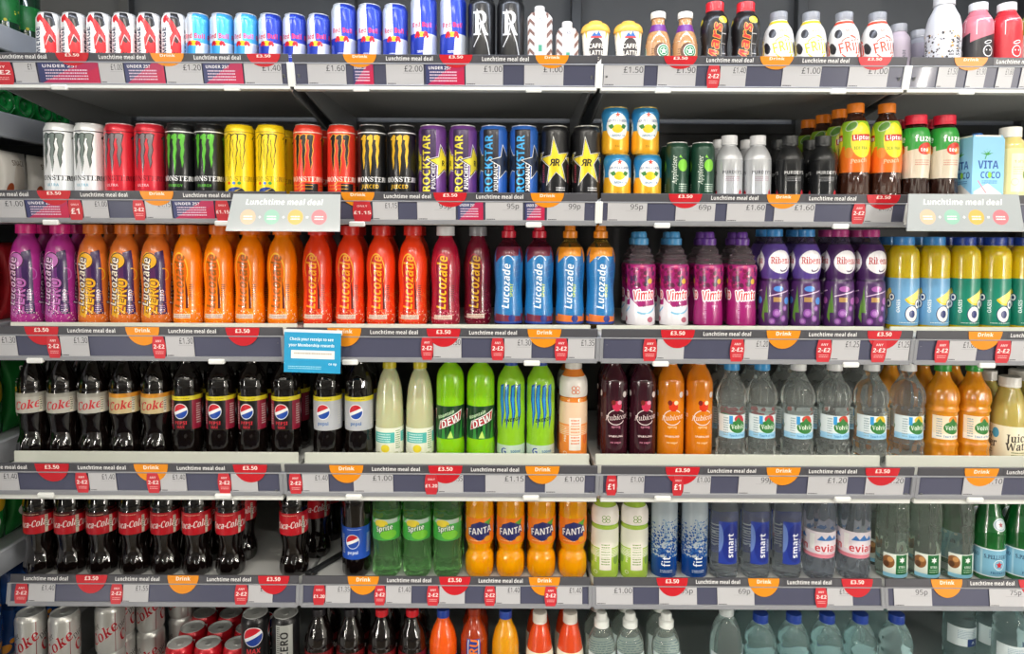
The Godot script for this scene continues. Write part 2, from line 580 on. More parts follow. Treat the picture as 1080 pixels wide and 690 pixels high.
func make_kinds():
	var a: Art
	# ---- top shelf
	a = art(26.5, 135, "f1f0ee")
	for x in [-55, 0, 55]:
		a.poly([x + 2, 135, x + 20, 135, x + 26, 108, x + 12, 96, x + 4, 112], "1d1a1c")
		a.poly([x - 14, 126, x + 0, 110, x + 6, 92, x + 22, 64, x + 24, 88, x + 10, 112, x - 6, 130], "d9242e")
		a.poly([x + 2, 20, x + 8, 60, x + 18, 74, x + 26, 54, x + 25, 14, x + 14, 4], "d9242e")
		a.poly([x + 8, 36, x + 14, 58, x + 19, 48, x + 16, 26], "4a1018"); a.ell(x - 10, 118, 5, 7, "d9242e"); a.poly([x + 4, 52, x + 2, 78, x + 12, 96, x + 26, 84, x + 27, 50, x + 14, 44], "d9242e"); a.ell(x + 15, 74, 5, 8, "3a1014", 0.4); a.bars([x + 6, 60, x + 14, 84, x + 24, 70], "f1c0c4", 1.4)
		a.poly([x + 4, 0, x + 10, 28, x + 16, 10, x + 24, 26, x + 22, 0], "201c20")
		a.text("EMERGE", x - 13, 66, 13, "1c2a4c", 90, 1.0)
	can("merge", "energy_drink_can", "slim white energy can with red and black splashes", 26.5, 135, a)
	can("bull_pale", "energy_drink_can", "slim pale blue and silver energy can with red lettering", 26.5, 135, bull(135, 26.5, "3f9fe0", "d4dbe4", "d8203a"), "d0d4da", 0.45)
	can("bull", "energy_drink_can", "small dark blue and silver energy can with red lettering", 26.5, 135, bull(135, 26.5, "1a36a8", "d0d6e0", "d8203a"), "d0d4da", 0.45)
	can("bull_mid", "energy_drink_can", "medium tall dark blue and silver energy can with red lettering", 28.4, 157, bull(157, 28.4, "1a36a8", "d0d6e0", "d8203a"), "d0d4da", 0.45)
	can("bull_tall", "energy_drink_can", "tallest dark blue and silver energy can, beside the black cans", 30, 178, bull(178, 30, "1a36a8", "d0d6e0", "d8203a"), "d0d4da", 0.45)
	a = art(32, 170, "17171a")
	for x in [-67, 0, 67]:
		a.otext("R", x, 112, 52, "d9dade", "404046", 1.2, 0, 0.7, 0.0, "S")
		a.bars([x - 16, 60, x - 4, 82, x + 2, 112, x - 8, 142], "c9cace", 2.2); a.bars([x + 4, 100, x + 16, 70, x + 22, 44, x + 14, 30], "c9cace", 2.6)
		a.text("RELENTLESS", x, 24, 6, "d9dade", 0, 0.8, 0, "S")
	can("black_r", "energy_drink_can", "tall black energy can with a large ornate silver letter", 31.5, 170, a, "2a2a2c")
	for v in [["shake", 30.0, 142.0, "tall"], ["shake_small", 27.0, 108.0, "small"]]:
		a = art(v[1], v[2], "d8d4d0")
		for x in [-60, 0, 60]:
			for k in 7:
				var yy: float = k * 22.0 - 8
				a.poly([x + 15, yy, x + 30, yy + 14, x + 30, yy + 24, x + 15, yy + 10], "7d5a50")
				a.poly([x - 15, yy + 4, x - 30, yy + 18, x - 30, yy + 26, x - 15, yy + 12], "7d5a50")
			a.rect(x - 10, v[2] * 0.3, x + 10, v[2] * 0.8, "b4bac0"); a.text("80", x, v[2] * 0.86, 7, "6a6a70"); a.rect(x - 5, v[2] * 0.36, x + 3, v[2] * 0.46, "2f8a6a")
			a.fine(x - 8, v[2] * 0.72, x + 8, 6, 5, "b8bcc2")
		var o := proto(v[0], "milkshake_carton", v[3] + " white and brown striped milkshake carton with a white screw cap", "carton")
		part(o, "body", lathe(mm([0, 0, v[1], 0, v[1], v[2] - 12, v[1] * 0.72, v[2], 0, v[2]]), 0, v[2], 8, [], 180, PI / 8, true), printed(a, 0.4))
		cap_on(o, 12, v[2], v[2] + 16, "d8d6d4")
	a = art(32, 100, "f3efe6")
	for x in [-66, 0, 66]:
		a.band(0, 1, "e8d9b0"); a.ell(x, 55, 20, 27, "3a3436"); a.text("CAFFÈ", x, 64, 10, "f4eee2"); a.text("LATTE", x, 49, 10, "f4eee2"); a.fine(x - 8, 38, x + 8, 2, 4, "c8c0b4")
		a.poly([x - 13, 84, x - 5, 94, x, 88, x + 5, 96, x + 13, 84], "2d66b0"); a.rect(x - 14, 81, x + 14, 85, "c8323a")
		a.poly([x - 33, 100, x - 24, 78, x - 24, 100], "eec65a"); a.poly([x + 33, 100, x + 24, 78, x + 24, 100], "eec65a")
	var cup := proto("latte", "coffee_cup", "white coffee cup with yellow domed lid and dark oval", "cup")
	part(cup, "body", lathe(mm([0, 1, 22, 0, 24, 2, 31, 100, 31, 101]), 0, 100), printed(a, 0.35))
	part(cup, "lid", lathe(curve([32.6, 97, 33, 103, 31, 110, 26, 116, 16, 121, 14, 124, 0, 124.5])), mat("e9b64e", 0.3))
	a = art(28, 70, "b98a5e")
	for x in [-58, 0, 58]:
		a.ell(x + 2, 50, 18, 18, "5a3420"); a.ell(x + 6, 50, 15, 15, "f4f2ee"); a.ell(x + 6, 50, 13.4, 13.4, "1d7a4c"); a.ring(x + 6, 50, 9.6, 9.6, 1.2, "f4f2ee"); a.star(x + 6, 50, 7.5, 5, 0.45, "f4f2ee")
		a.fine(x - 22, 54, x - 12, 8, 5, "7a5030")
	bottle("frappe", "coffee_bottle", "glass bottle of tan iced coffee with round green emblem", [0, 2, 22, 0, 27, 4, 28, 20, 28, 62, 26, 84, 20, 102, 15, 118, 14.5, 130, 16, 132], juice("bd8f62"), [17, 131, 146, "e6e2d8", "plain"], [[4, 74, a], [100, 116, mat("6d2a86", 0.4)]])
	a = art(31, 132, "171314")
	for x in [-66, 0, 66]:
		a.otext("Mars", x - 9, 66, 22, "d8262a", "e0a23c", 1.4, 82, 1.3, 0.2)
		a.ell(x + 12, 120, 12, 8, "f2e23a"); a.fine(x + 4, 123, x + 20, 2, 4, "c03020")
		for k in 4: a.rect(x + 7, 22 + k * 22, x + 20, 23.2 + k * 22, "d8d4d0")
		a.rect(x + 7, 20, x + 8, 100, "d8d4d0")
	bottle("mars", "milk_drink_bottle", "black chocolate milk bottle with upright lettering and red cap", [0, 2, 24, 0, 29.5, 4, 31, 14, 30.5, 40, 28, 66, 30, 90, 31, 110, 28, 130, 21, 142, 19, 148], mat("171314", 0.3), [20, 146, 168, "dd2530"], [[4, 136, a]])
	for v in [["cow_yellow", "e0c51a", "yellow"], ["cow_red", "e0452a", "orange red"]]:
		a = art(34, 112, "dcdad6")
		for x in [-71, 0, 71]:
			for k in [[-26, 92, 9, 11], [-30, 24, 12, 15], [33, 60, 8, 14], [22, 12, 9, 7], [-34, 60, 5, 9]]: a.ell(x + k[0], k[1], k[2], k[3], "28262a", 0.4)
			a.ring(x, 58, 26, 30, 4, v[1], 0.3, -1.9, 1.2); a.ring(x, 58, 22, 25, 2.4, v[1], 0.3, 1.3, 4.2)
			a.otext("FRijj", x, 62, 24, v[1], "ffffff", 1.2, 12, 0.72); a.ell(x, 12, 14, 10, v[1]); a.text("MILK", x, 98, 6, v[1])
		bottle(v[0], "milkshake_bottle", "cow patterned milkshake bottle with %s lettering" % v[2], [0, 2, 26, 0, 32, 4, 34, 16, 34, 60, 33, 84, 29, 104, 22, 118, 18, 126, 18, 130], mat("dcdad6", 0.3), [19, 128, 147, "8e9096"], [[4, 114, a], [119, 125, mat(v[1], 0.4)]])
	a = art(25, 110, "c4b4be")
	for x in [-50, 0, 50]: a.text("GRENADE", x, 56, 7, "5c5a64", 90); a.fine(x - 14, 30, x + 14, 4, 5, "6c6a74")
	var pinkish := printed(a)
	var dull: StandardMaterial3D = pinkish.duplicate()
	dull.albedo_color = Color.html("c4cad0")
	for v in [["grey_pink", "c4b4be", "pinkish grey", pinkish], ["grey_dark", "98989e", "dull grey", dull]]:
		bottle(v[0], "protein_shake_bottle", "narrow %s protein shake bottle beside the large white spotted one" % v[2], [0, 2, 20, 0, 24, 4, 25, 14, 25, 100, 22, 116, 17, 124, 17, 128], mat(v[1], 0.35), [18, 127, 146, "a6a6aa"], [[4, 112, v[3]]])
	a = art(36, 140, "d0d0d4")
	a.specks(420, -112, 2, 112, 96, 0.9, 2.6, ["5a4a44", "2a2628", "c8963c", "b8b4b8"], 21)
	for x in [-75, 0, 75]:
		a.text("THIS IS", x - 2, 30, 10, "222026", 90); a.text("A SHAKE", x + 14, 56, 10, "222026", 90); a.fine(x - 22, 130, x + 22, 5, 4, "c0bec4")
	bottle("spotted", "protein_shake_bottle", "large white protein shake bottle scattered with dark spots", [0, 2, 28, 0, 35, 4, 36, 16, 35, 60, 36, 100, 32, 132, 24, 152, 20, 162, 20, 166], mat("d4d4d8", 0.3), [22, 164, 184, "d0d0d2"], [[5, 142, a]])
	for v in [["smooth_pink", "c8707e", "29272a", "pink and black smoothie bottle with a white face outline"], ["smooth_red", "c92a35", "c92a35", "red smoothie bottle with white outline drawing"], ["smooth_green", "93ac3e", "e9ebe2", "green and white smoothie bottle beside the red one"]]:
		a = art(31, 134, v[1])
		for x in [-65, 0, 65]:
			a.poly([x - 33, 0, x - 33, 74, x + 33, 96, x + 33, 0], v[2])
			a.ring(x + 4, 52, 11, 13, 2, "f2f0ee"); a.ring(x + 4, 72, 9, 4, 1.8, "f2f0ee", 0.3); a.ell(x, 54, 1.5, 2, "f2f0ee"); a.ell(x + 8, 54, 1.5, 2, "f2f0ee")
			a.text("innocent", x + 4, 30, 6, "f2f0ee"); a.fine(x - 10, 18, x + 16, 2, 5, "d8c8cc"); a.bars([x - 20, 90, x - 20, 122, x + 20, 128, x + 20, 100], "f4dfe2", 1.6)
		bottle(v[0], "smoothie_bottle", v[3], [0, 2, 25, 0, 30, 4, 31, 14, 31, 104, 29, 126, 22, 142, 18, 150, 18, 154], mat(v[1], 0.25, 0, 0.4), [19, 152, 170, "d8d8da" if v[0] == "smooth_pink" else "f0eeee"], [[5, 138, a]])
	# ---- second shelf
	can("claw_white", "energy_drink_can", "tall white energy can with grey claw marks", 32.4, 168, monster("eceef0", "6d7a76", "2c3432", "MONSTER", "ULTRA", "2c2e30", "7ab4cc"), "d8dadc")
	can("claw_red", "energy_drink_can", "tall bright red energy can with grey claw marks", 32.4, 168, monster("d8283a", "7b6e74", "3a2024", "MONSTER", "ULTRA", "7a1420", "f2c8cc"), "dcc8cc")
	can("claw_green", "energy_drink_can", "tall black energy can with bright green claw marks", 32.4, 168, monster("151618", "57b52e", "1f3a18", "MONSTER", "ENERGY", "f2f2f2", "57b52e"), "3a3c3e")
	a = monster("f1cf12", "f1cf12", "1c1a10", "MONSTER", "", "b08e20", "b08e20")
	for x in [-68, 0, 68]:
		a.ell(x + 2, 14, 20, 11, "23408c"); a.poly([x - 22, 6, x + 20, 26, x - 6, 10], "f1cf12"); a.ell(x + 14, 12, 9, 9, "2a2a2a")
		for k in 3: a.ell(x - 14 + k * 12, 34, 4, 3.4, ["e85a20", "3a70c0", "40a050"][k])
	can("claw_yellow", "energy_drink_can", "tall yellow energy can with outlined claw marks", 32.4, 168, a, "4a4430")
	a = monster("dd3524", "1e1a18", "e8a020", "MONSTER", "", "f0d8c8", "f0d8c8")
	for x in [-68, 0, 68]:
		a.poly([x + 4, 0, x + 4, 34, x + 34, 34, x + 34, 0], "1c1a1c")
		for k in 4: a.bars([x - 30, 6 + k * 8, x - 12, 6 + k * 8, x - 4, 14 + k * 8, x + 20, 14 + k * 8], "e8a020", 1.4)
	can("claw_orange", "energy_drink_can", "tall orange red energy can with black claw marks", 32.4, 168, a, "9a9a98")
	can("claw_gold", "energy_drink_can", "tall black energy can with golden yellow claw marks", 32.4, 168, monster("141416", "e8b524", "141416", "MONSTER", "JUICED", "f2f2f2", "e8b524"), "a8a9aa")
	can("star_purple", "energy_drink_can", "tall purple energy can with yellow upright lettering and yellow star", 32.4, 168, star_can("6a3a86", "e9d73a", "PUNCHED"), "d8d8d0")
	can("star_blue", "energy_drink_can", "tall blue energy can with upright lettering and dark star", 32.4, 168, star_can("2a62b8", "1f2f4c", "XDURANCE"), "c8cad0")
	a = art(32.5, 168, "17171a")
	for x in [-68, 0, 68]:
		a.star(x, 84, 60, 5, 0.38, "f4f4f2", 0.12, 0.72); a.star(x, 84, 56, 5, 0.38, "141416", 0.12, 0.70); a.star(x, 84, 52, 5, 0.40, "efd42a", 0.12, 0.68)
		a.text("R", x + 5, 84, 16, "141416", -8); a.text("R", x - 6, 84, 16, "141416", -8, -1.0)
		a.text("ROCKSTAR", x - 30, 60, 6, "b04050", 90); a.fine(x + 2, 26, x + 26, 2, 5, "e8e8e8")
	can("star_black", "energy_drink_can", "tall black energy can with a large yellow star", 32.4, 168, a, "c4c4bc")
	a = art(32, 105, "efae22")
	a.band(52, 105, "2f86bc")
	for x in [-67, 0, 67]:
		a.ell(x, 60, 27, 30, "eef2ee"); a.star(x, 86, 7, 5, 0.42, "c83a2a"); a.text("SAN PELLEGRINO", x, 73, 5.2, "3a4a8a", 0, 0.8, 0, "S")
		a.ell(x, 55, 13, 9.5, "f0c41c"); a.poly([x - 22, 62, x - 12, 66, x - 8, 58, x - 16, 54], "2f7a34"); a.poly([x + 22, 62, x + 12, 66, x + 8, 58, x + 16, 54], "2f7a34")
		a.text("LIMONATA", x, 40, 5, "3a6a9a"); a.text("33cl", x, 16, 5, "b87a14")
	can("lemon", "lemonade_can", "blue and yellow lemonade can with a lemon and red star", 31.6, 105, a, "d2b45a")
	a = art(27, 133, "16402f")
	for x in [-56, 0, 56]:
		a.ell(x + 8, 80, 12, 14, "79c436"); a.poly([x + 6, 96, x + 1, 104, x - 2, 98], "79c436"); a.text("Appletiser", x - 12, 70, 10, "dfe6dc", 90, 0.95, 0.2, "s"); a.fine(x - 2, 36, x + 20, 4, 5, "b8c8ba")
	can("apple", "apple_drink_can", "slim dark green can with a bright green apple", 27, 133, a, "e2e2e0")
	for v in [["purd", "c2c4c8", 0.35, "55565c", "silver", "cfd0d2"], ["purd_dark", "1d1e20", 0.2, "c8c8c8", "black", "26282a"]]:
		a = art(30, 92, v[1])
		for x in [-62, 0, 62]:
			a.text("PURDEY'S", x, 62, 7.5, v[3]); a.fine(x - 16, 50, x + 16, 3, 4, "a48a94" if v[0] == "purd" else "8a8a8c"); a.ell(x + 20, 14, 4.5, 7, "c8323c"); a.poly([x + 20, 24, x + 17, 16, x + 23, 16], "c8323c")
		var o := bottle(v[0], "fruit_drink_bottle", "%s bottle of fruit drink with small red drop print" % v[4], [0, 2, 24, 0, 29, 4, 30, 14, 30, 86, 28, 104, 20, 120, 16, 126, 16, 130], mat(v[1], 0.3, v[2], 0.3), [18, 128, 150, v[5]], [[4, 94, a]])
		o.get_node("label").material_override.metallic = v[2]
		o.get_node("label").material_override.roughness = 0.15
	a = art(33, 116, "e9701c")
	for x in [-69, 0, 69]:
		a.poly([x - 35, 44, x - 35, 116, x + 35, 116, x + 35, 60], "8cb82a"); a.ell(x + 3, 72, 25, 40, "eedc30"); a.ell(x - 22, 104, 16, 10, "b7c4b0", 0.5); a.ell(x - 22, 104, 14, 8, "5a8a38", 0.5)
		a.poly([x - 20, 84, x + 26, 86, x + 27, 72, x - 19, 70], "c8202c"); a.otext("Lipton", x + 4, 78, 10, "ffffff", "a01420", 0.5); a.text("ICE TEA", x, 54, 6, "5a8a28"); a.text("Peach", x - 4, 26, 9, "fbe6c8", 6, 1, 0.2, "s"); a.ell(x - 26, 44, 10, 12, "e08a28")
	bottle("tea_orange", "iced_tea_bottle", "iced tea bottle with yellow and orange wrap, orange cap", [0, 2, 22, 0, 30, 3, 32.5, 14, 31, 34, 30.5, 52, 32, 70, 33, 90, 32, 140, 30, 166, 23, 186, 17, 196, 16, 204], mat("3a1d12", 0.08, 0, 0.8), [18.5, 202, 224, "f28418"], [[66, 182, a]], [[8, 64, 12, 2.4]])
	a = art(30, 118, "d9cdb8")
	for x in [-62, 0, 62]:
		a.poly([x - 32, 64, x - 32, 118, x + 32, 118, x + 32, 76], "2f9a3c"); a.ell(x + 6, 68, 17, 14, "d33a2c", 0.3); a.ell(x + 14, 64, 9, 8, "e88a3a")
		a.otext("fuze", x + 3, 92, 15, "ffffff", "1f7a2c", 0.7); a.text("tea", x + 3, 66, 9, "ffffff"); a.fine(x - 16, 40, x + 18, 3, 5, "c88a7a")
	bottle("tea_red", "iced_tea_bottle", "iced tea bottle with green and cream wrap, red cap", [0, 2, 22, 0, 28, 3, 30, 14, 28.5, 40, 28, 60, 29.5, 84, 30, 110, 30, 140, 27, 160, 20, 174, 18, 180], mat("2b1510", 0.08, 0, 0.8), [23, 176, 198, "d21a38"], [[54, 168, a]], [[8, 52, 12, 2.4]])
	a = art(48, 140, "8fc8ea")
	for x in [-75, 0, 75]:
		a.text("VITA", x, 80, 17, "1c4f9c", 0, 0.95); a.text("COCO", x + 6, 58, 14, "1c4f9c", 0, 0.9); a.ell(x + 4, 58, 4.6, 7, "8cc63a")
		for k in 5: a.poly([x - 4, 104, x - 4 + 16 * cos(0.4 + k * 0.6), 104 + 14 * sin(0.4 + k * 0.6) - 4, x - 2, 100], "3f9a3c")
		a.bars([x - 4, 104, x - 8, 92], "3f9a3c", 2); a.poly([x - 33, 0, x - 33, 22, x + 0, 40, x + 33, 18, x + 33, 0], "e9e6e0"); a.bars([x - 24, 46, x - 4, 20], "c87a8a", 2.4); a.fine(x - 14, 44, x + 22, 2, 4, "3a7ab8")
	var vc := proto("coco", "coconut_water_carton", "light blue coconut water carton with palm tree print and sloping top", "carton")
	part(vc, "body", lathe(mm([0, 0, 52, 0, 52, 140, 47, 150, 0, 152]), 0, 146, 4, [], 180, PI / 4, true), printed(a, 0.4))
	cap_on(vc, 11, 151, 158, "2f6ab8")
	a = art(30, 110, "efe2a4")
	for x in [-62, 0, 62]: a.rect(x - 16, 12, x + 16, 98, "f3ead0"); a.text("1 of 5", x, 80, 6, "d8c070"); a.ell(x + 14, 50, 5, 9, "7a9a3c"); a.ring(x - 8, 34, 8, 8, 1.4, "d8c89a"); a.fine(x - 12, 66, x + 10, 4, 5, "d8c89a")
	bottle("pale_juice", "juice_bottle", "pale yellow juice bottle with a large white cap", [0, 2, 24, 0, 29, 4, 30, 14, 30, 118, 27, 136, 21, 146, 20, 150], juice("ecd98c"), [22, 148, 172, "f0eee6"], [[12, 122, a]])
	# ---- third shelf
	var waist := [0, 2, 22, 0, 30, 3, 33, 12, 33, 34, 31.5, 60, 31, 84, 32.5, 112, 33.4, 134, 32, 156, 27, 182, 20, 198, 16.5, 205, 16, 214]
	for v in [["luco_purple", "b0308e", "6a2a78", "e8c8e8", "f0a8d8", "d060b0", "c070b8", "ee2a8c", "purple energy drink bottle with a magenta cap"],
			["luco_tropic", "e0742a", "5a2a5c", "f6ecd8", "f0b830", "e88a30", "f0b428", "ee7a1c", "orange and purple energy drink bottle with an orange cap"],
			["luco_orange", "f68200", "ec6a00", "9a5608", "ffc83a", "f8b83a", "", "ee7414", "clear bright orange energy drink bottle with orange lettering"],
			["luco_red", "e63a10", "cc200e", "f2a21e", "f0b030", "e0863a", "", "d8281e", "red orange energy drink bottle with yellow lettering and red cap"],
			["luco_cherry", "a0102e", "8a0e2a", "f0b824", "d83040", "e05a7a", "", "dcdcdc", "dark cherry red energy drink bottle with a white cap"],
			["luco_dark", "6a0c24", "560a1e", "c89a20", "a02030", "b0506a", "", "8a8a8e", "deep maroon energy drink bottle with a grey cap"]]:
		bottle(v[0], "energy_drink_bottle", v[8], waist, juice(v[1]), [21, 210, 232, v[7]], [[8, 196, lucozade(v[1], v[2], v[3], v[4], v[5], v[6]), 180, "label", 0.4, 0.22]])
	for v in [["sport_red", "6a1c34", "cc1a34", "7a2840", "blue wrapped sports drink bottle with a red sports cap"], ["sport_orange", "e8901c", "ee8a14", "e87a2a", "blue wrapped sports drink bottle with an orange sports cap"]]:
		a = art(33, 170, "2076b6")
		a.band(150, 170, v[1])
		for x in [-69, 0, 69]:
			a.poly([x - 34, 134, x - 34, 170, x + 10, 170], v[1]); a.poly([x + 34, 170, x + 34, 60, x + 12, 120], "1a5e9c")
			for k in 9: a.bars([x - 30, 20 + k * 14, x + 30, 34 + k * 14], "2a86c4", 0.8)
			a.text("Lucozade", x - 4, 84, 17, "f4f6f8", 88, 0.95, 0.16); a.text("SPORT", x + 9, 74, 7, "c8d83a", 88); a.ring(x, 134, 15, 18, 2, "dfe8f0", 0, 0.4, 2.6)
			a.poly([x - 34, 2, x - 34, 22, x + 34, 16, x + 34, 2], v[3]); a.ell(x + 10, 12, 8, 8, "2a3a8c"); a.band(0, 5, "2a4fa8")
		bottle(v[0], "sports_drink_bottle", v[4], [0, 2, 22, 0, 30, 3, 32.5, 12, 32.5, 40, 30.5, 66, 30, 90, 32, 116, 33, 140, 32, 164, 26, 182, 17, 192, 14, 198, 14, 202], clear("d8b050" if v[0] == "sport_orange" else "a83050"), [16.5, 200, 231, v[2], "sport"], [[10, 180, a, 180, "label", 0.5, 0.3]])
	for v in [["vim_white", "4a9ad0", "blue", true], ["vim_purple", "6a3a9a", "purple", false]]:
		a = art(33, 132, "a0186e")
		a.specks(200, -104, 84, 104, 128, 1.5, 5, ["7a1246", "c03070", "4a2050", "58183c"], 9)
		for x in [-69, 0, 69]:
			if v[3]: a.poly([x - 35, 0, x - 35, 60, x - 10, 40, x + 35, 44, x + 35, 0], "eceaf0"); a.ring(x + 8, 40, 28, 16, 4, "7fc0e0", 0.2, 3.6, 5.9); a.ell(x + 18, 12, 8, 6, "c06a80")
			a.otext("Vimto", x + 3, 66, 21, "d8202c", "ffffff", 2.8, 4, 0.66, 0.1); a.ell(x + 6, 90, 5, 5, "2a1838"); a.ell(x + 16, 96, 6, 6, "d8b030"); a.text("STILL", x + 6, 42, 4.5, "3a2a4a" if v[3] else "f0d8ec")
			if not v[3]: a.text("NO ADDED SUGAR", x - 16, 28, 4, "e0b0d8", 90)
		bottle(v[0], "berry_drink_bottle", "magenta berry drink bottle with %s sports cap" % ("white foot and blue" if v[3] else "purple foot and violet"), [0, 2, 22, 0, 30, 3, 32.5, 12, 32, 40, 30.5, 64, 32, 96, 33, 124, 33, 136, 29, 142, 31, 148, 26, 153, 28, 159, 21, 165, 22, 171, 15, 178, 13, 184], clear("d8c8d0"), [16, 182, 212, v[1], "sport"], [[8, 140, a, 180, "label", 0.5, 0.3]])
	for v in [["rib_blue", "3a8ed0", "blue", "4a8ad8"], ["rib_pink", "c03a86", "pink", "a85aa8"]]:
		a = art(33, 178, "4b2460")
		a.band(104, 178, "57408e" if v[0] == "rib_blue" else "46245a")
		for x in [-69, 0, 69]:
			a.ell(x + 3, 140, 30, 25, "f0eef2"); a.text("Ribena", x + 3, 143, 14, "b8202e", 0, 0.72, 0, "S"); a.ell(x + 10, 124, 10, 5, "5a4a6a", 0.3); a.ell(x + 10, 126, 8, 4, "f0eef2", 0.3)
			a.poly([x - 36, 30, x - 30, 90, x - 24, 30], "5c8a34"); a.poly([x + 28, 20, x + 34, 60, x + 36, 8], "6a9a3a"); a.band(98, 102, "2c1440")
			for k in [[-6, 30, 9], [10, 18, 7], [14, 40, 6], [-16, 12, 7]]: a.ell(x + k[0], k[1], k[2], k[2], "8a4aa0"); a.ell(x + k[0], k[1], k[2] * 0.6, k[2] * 0.6, "b07ac0")
			a.ell(x - 2, 82, 12, 6, v[3]); a.rect(x - 14, 54, x + 4, 64, "b08a50"); a.bars([x - 24, 66, x, 72, x + 26, 78], "d8c0dc", 2.4); a.ell(x + 20, 56, 8, 8, v[3])
		bottle(v[0], "blackcurrant_drink_bottle", "purple blackcurrant drink bottle with white oval and %s cap" % v[2], [0, 2, 22, 0, 30, 3, 32.5, 12, 32.5, 60, 31, 100, 27.5, 108, 30, 118, 32, 134, 32, 152, 28, 172, 20, 188, 16, 196, 15, 202], clear("b8a8d0"), [18, 200, 216, v[1]], [[6, 184, a, 180, "label", 0.5, 0.3]])
	for v in [["oasis_light", "6fa6d0", "3a8ad0", "light blue wrap and light blue cap"], ["oasis_green", "14806a", "1c3f9c", "teal green wrap and dark blue cap"]]:
		a = art(33, 98, v[1])
		for x in [-69, 0, 69]:
			a.ell(x + 6, 66, 22, 24, "e8c01c", 0.55, PI, TAU); a.ell(x + 6, 66, 18, 20, "f4e27a", 0.55, PI, TAU)
			for k in [[4, 24, 14, 16], [20, 44, 8, 9], [29, 58, 6, 7]]:
				a.ell(x + k[0], k[1], k[2] + 1.6, k[3] + 1.6, "1c2a5c"); a.ell(x + k[0], k[1], k[2], k[3], "f2f2ee"); a.ell(x + k[0], k[1], k[2] * 0.5, k[3] * 0.5, "23306c")
			a.text("OASIS", x - 25, 40, 7, "dfe8ec", 90); a.fine(x - 22, 5, x + 24, 1, 3, "e8eee8")
		bottle(v[0], "fruit_juice_bottle", "yellow fruit drink bottle, %s" % v[3], [0, 2, 24, 0, 31, 3, 33, 10, 33, 112, 33, 150, 30, 166, 23, 174, 20, 178, 20, 182], juice("cfb414"), [22.5, 176, 194, v[2]], [[10, 108, a]])
	# ---- fourth shelf
	var contour := [0, 3, 14, 5, 24, 0, 29.5, 2, 32.4, 14, 31.6, 30, 28, 50, 26.6, 66, 28.6, 84, 31.8, 101, 32.4, 110, 32.4, 150, 31.6, 158, 32, 166, 30, 180, 25, 196, 17.5, 212, 14, 222, 13.5, 228]
	var cola := mat("0d0706", 0.06, 0.0, 1.0)
	var flutes := [[5, 46, 10, 2.6], [156, 200, 18, 1.3]]
	for v in [["diet", "b9b7ae", "c8202c", "a8a69c", "Coke", "pale silver label"], ["diet_gold", "cbb98c", "c8202c", "e0962a", "Coke", "orange banded silver label"],
			["coke", "c81424", "f8f4f0", "b01020", "Coca-Cola", "plain red label"], ["coke_dark", "c01222", "f8f4f0", "3c0a0e", "Coca-Cola", "dark banded red label"]]:
		a = art(32.5, 46 if v[0].begins_with("diet") else 52, v[1])
		var H: float = a.h
		a.band(H - 9, H, v[3])
		for x in [-70, 0, 70]:
			if v[4] == "Coke": a.text("diet", x - 18, H * 0.5, 6, "4a4a4a", 6, 0.8, 0.2, "s"); a.text("Coke", x + 6, H * 0.42, 19, v[2], 7, 0.85, 0.32, "S")
			else: a.text("Coca-Cola", x, H * 0.46, 15, v[2], 6, 0.68, 0.3, "S"); a.fine(x - 20, H - 6, x + 18, 1, 3, "f0c0a0")
			a.rect(x + 30, 1, x + 37, H - 10, "d8d2be"); a.fine(x + 31, H - 14, x + 36.5, 6, 5, "5a5a52")
		bottle(v[0] + "_bottle", "cola_bottle", "dark cola bottle with a " + v[5], contour, cola, [15, 226, 242, "26262a" if v[0] in ["diet", "diet_gold"] else "c01424"], [[107 if v[4] == "Coke" else 102, 153 if v[4] == "Coke" else 154, a]], flutes)
	var rounded := [0, 3, 14, 5, 24, 0, 29.5, 2, 32.5, 14, 32.5, 40, 31.4, 62, 32.4, 84, 32.5, 150, 32.5, 170, 30.5, 186, 25, 200, 18, 212, 14, 220, 13.5, 228]
	var ribs := [[4, 60, 14, 1.8], [156, 210, 14, 1.4]]
	for v in [["pepsi_max", "171416", "e2d22a", "d8303c", "yellow topped black label"], ["pepsi_diet", "b9bcc2", "e2d22a", "3a66a8", "yellow topped silver label"], ["pepsi_blue", "1f4fb4", "1f4fb4", "e8eef8", "bright blue label"]]:
		a = art(32.5, 72, v[1])
		a.band(63, 72, v[2])
		for x in [-69, 0, 69]:
			var o := -3.0
			a.rect(x + 22, 0, x + 47, 63, "8a1a34" if v[0] == "pepsi_max" else v[1])
			a.ell(x + o, 40, 16.5, 16.5, "f4f4f6"); a.ell(x + o, 40, 15, 15, "d02230", 0.25, 0.35, PI - 0.1); a.ell(x + o, 40, 15, 15, "1f4aa8", 0.25, PI + 0.35, TAU - 0.1)
			a.text("PEPSI" if v[0] == "pepsi_max" else "pepsi", x + o, 15, 7.5 if v[0] == "pepsi_max" else 7, v[3], 0, 1.05)
			if v[0] == "pepsi_max": a.text("MAX", x + o, 6, 6, v[3])
			a.fine(x - 16, 66, x + 18, 1, 3, "8a8420" if v[2] != v[1] else "dfe8f8"); a.fine(x + 32, 52, x + 44, 9, 5, "c8c8c0")
		bottle(v[0], "cola_bottle", "cola bottle with %s and round tricolour disc" % v[4], rounded, cola, [15, 226, 242, "1f3f9c" if v[0] != "pepsi_max" else "1a1a1c"], [[46, 122, a]] if v[0] == "pepsi_blue" else [[70, 148, a]], [[4, 42, 14, 1.8], [156, 210, 14, 1.4]] if v[0] == "pepsi_blue" else ribs)
	a = art(32, 60, "e9ecd8")
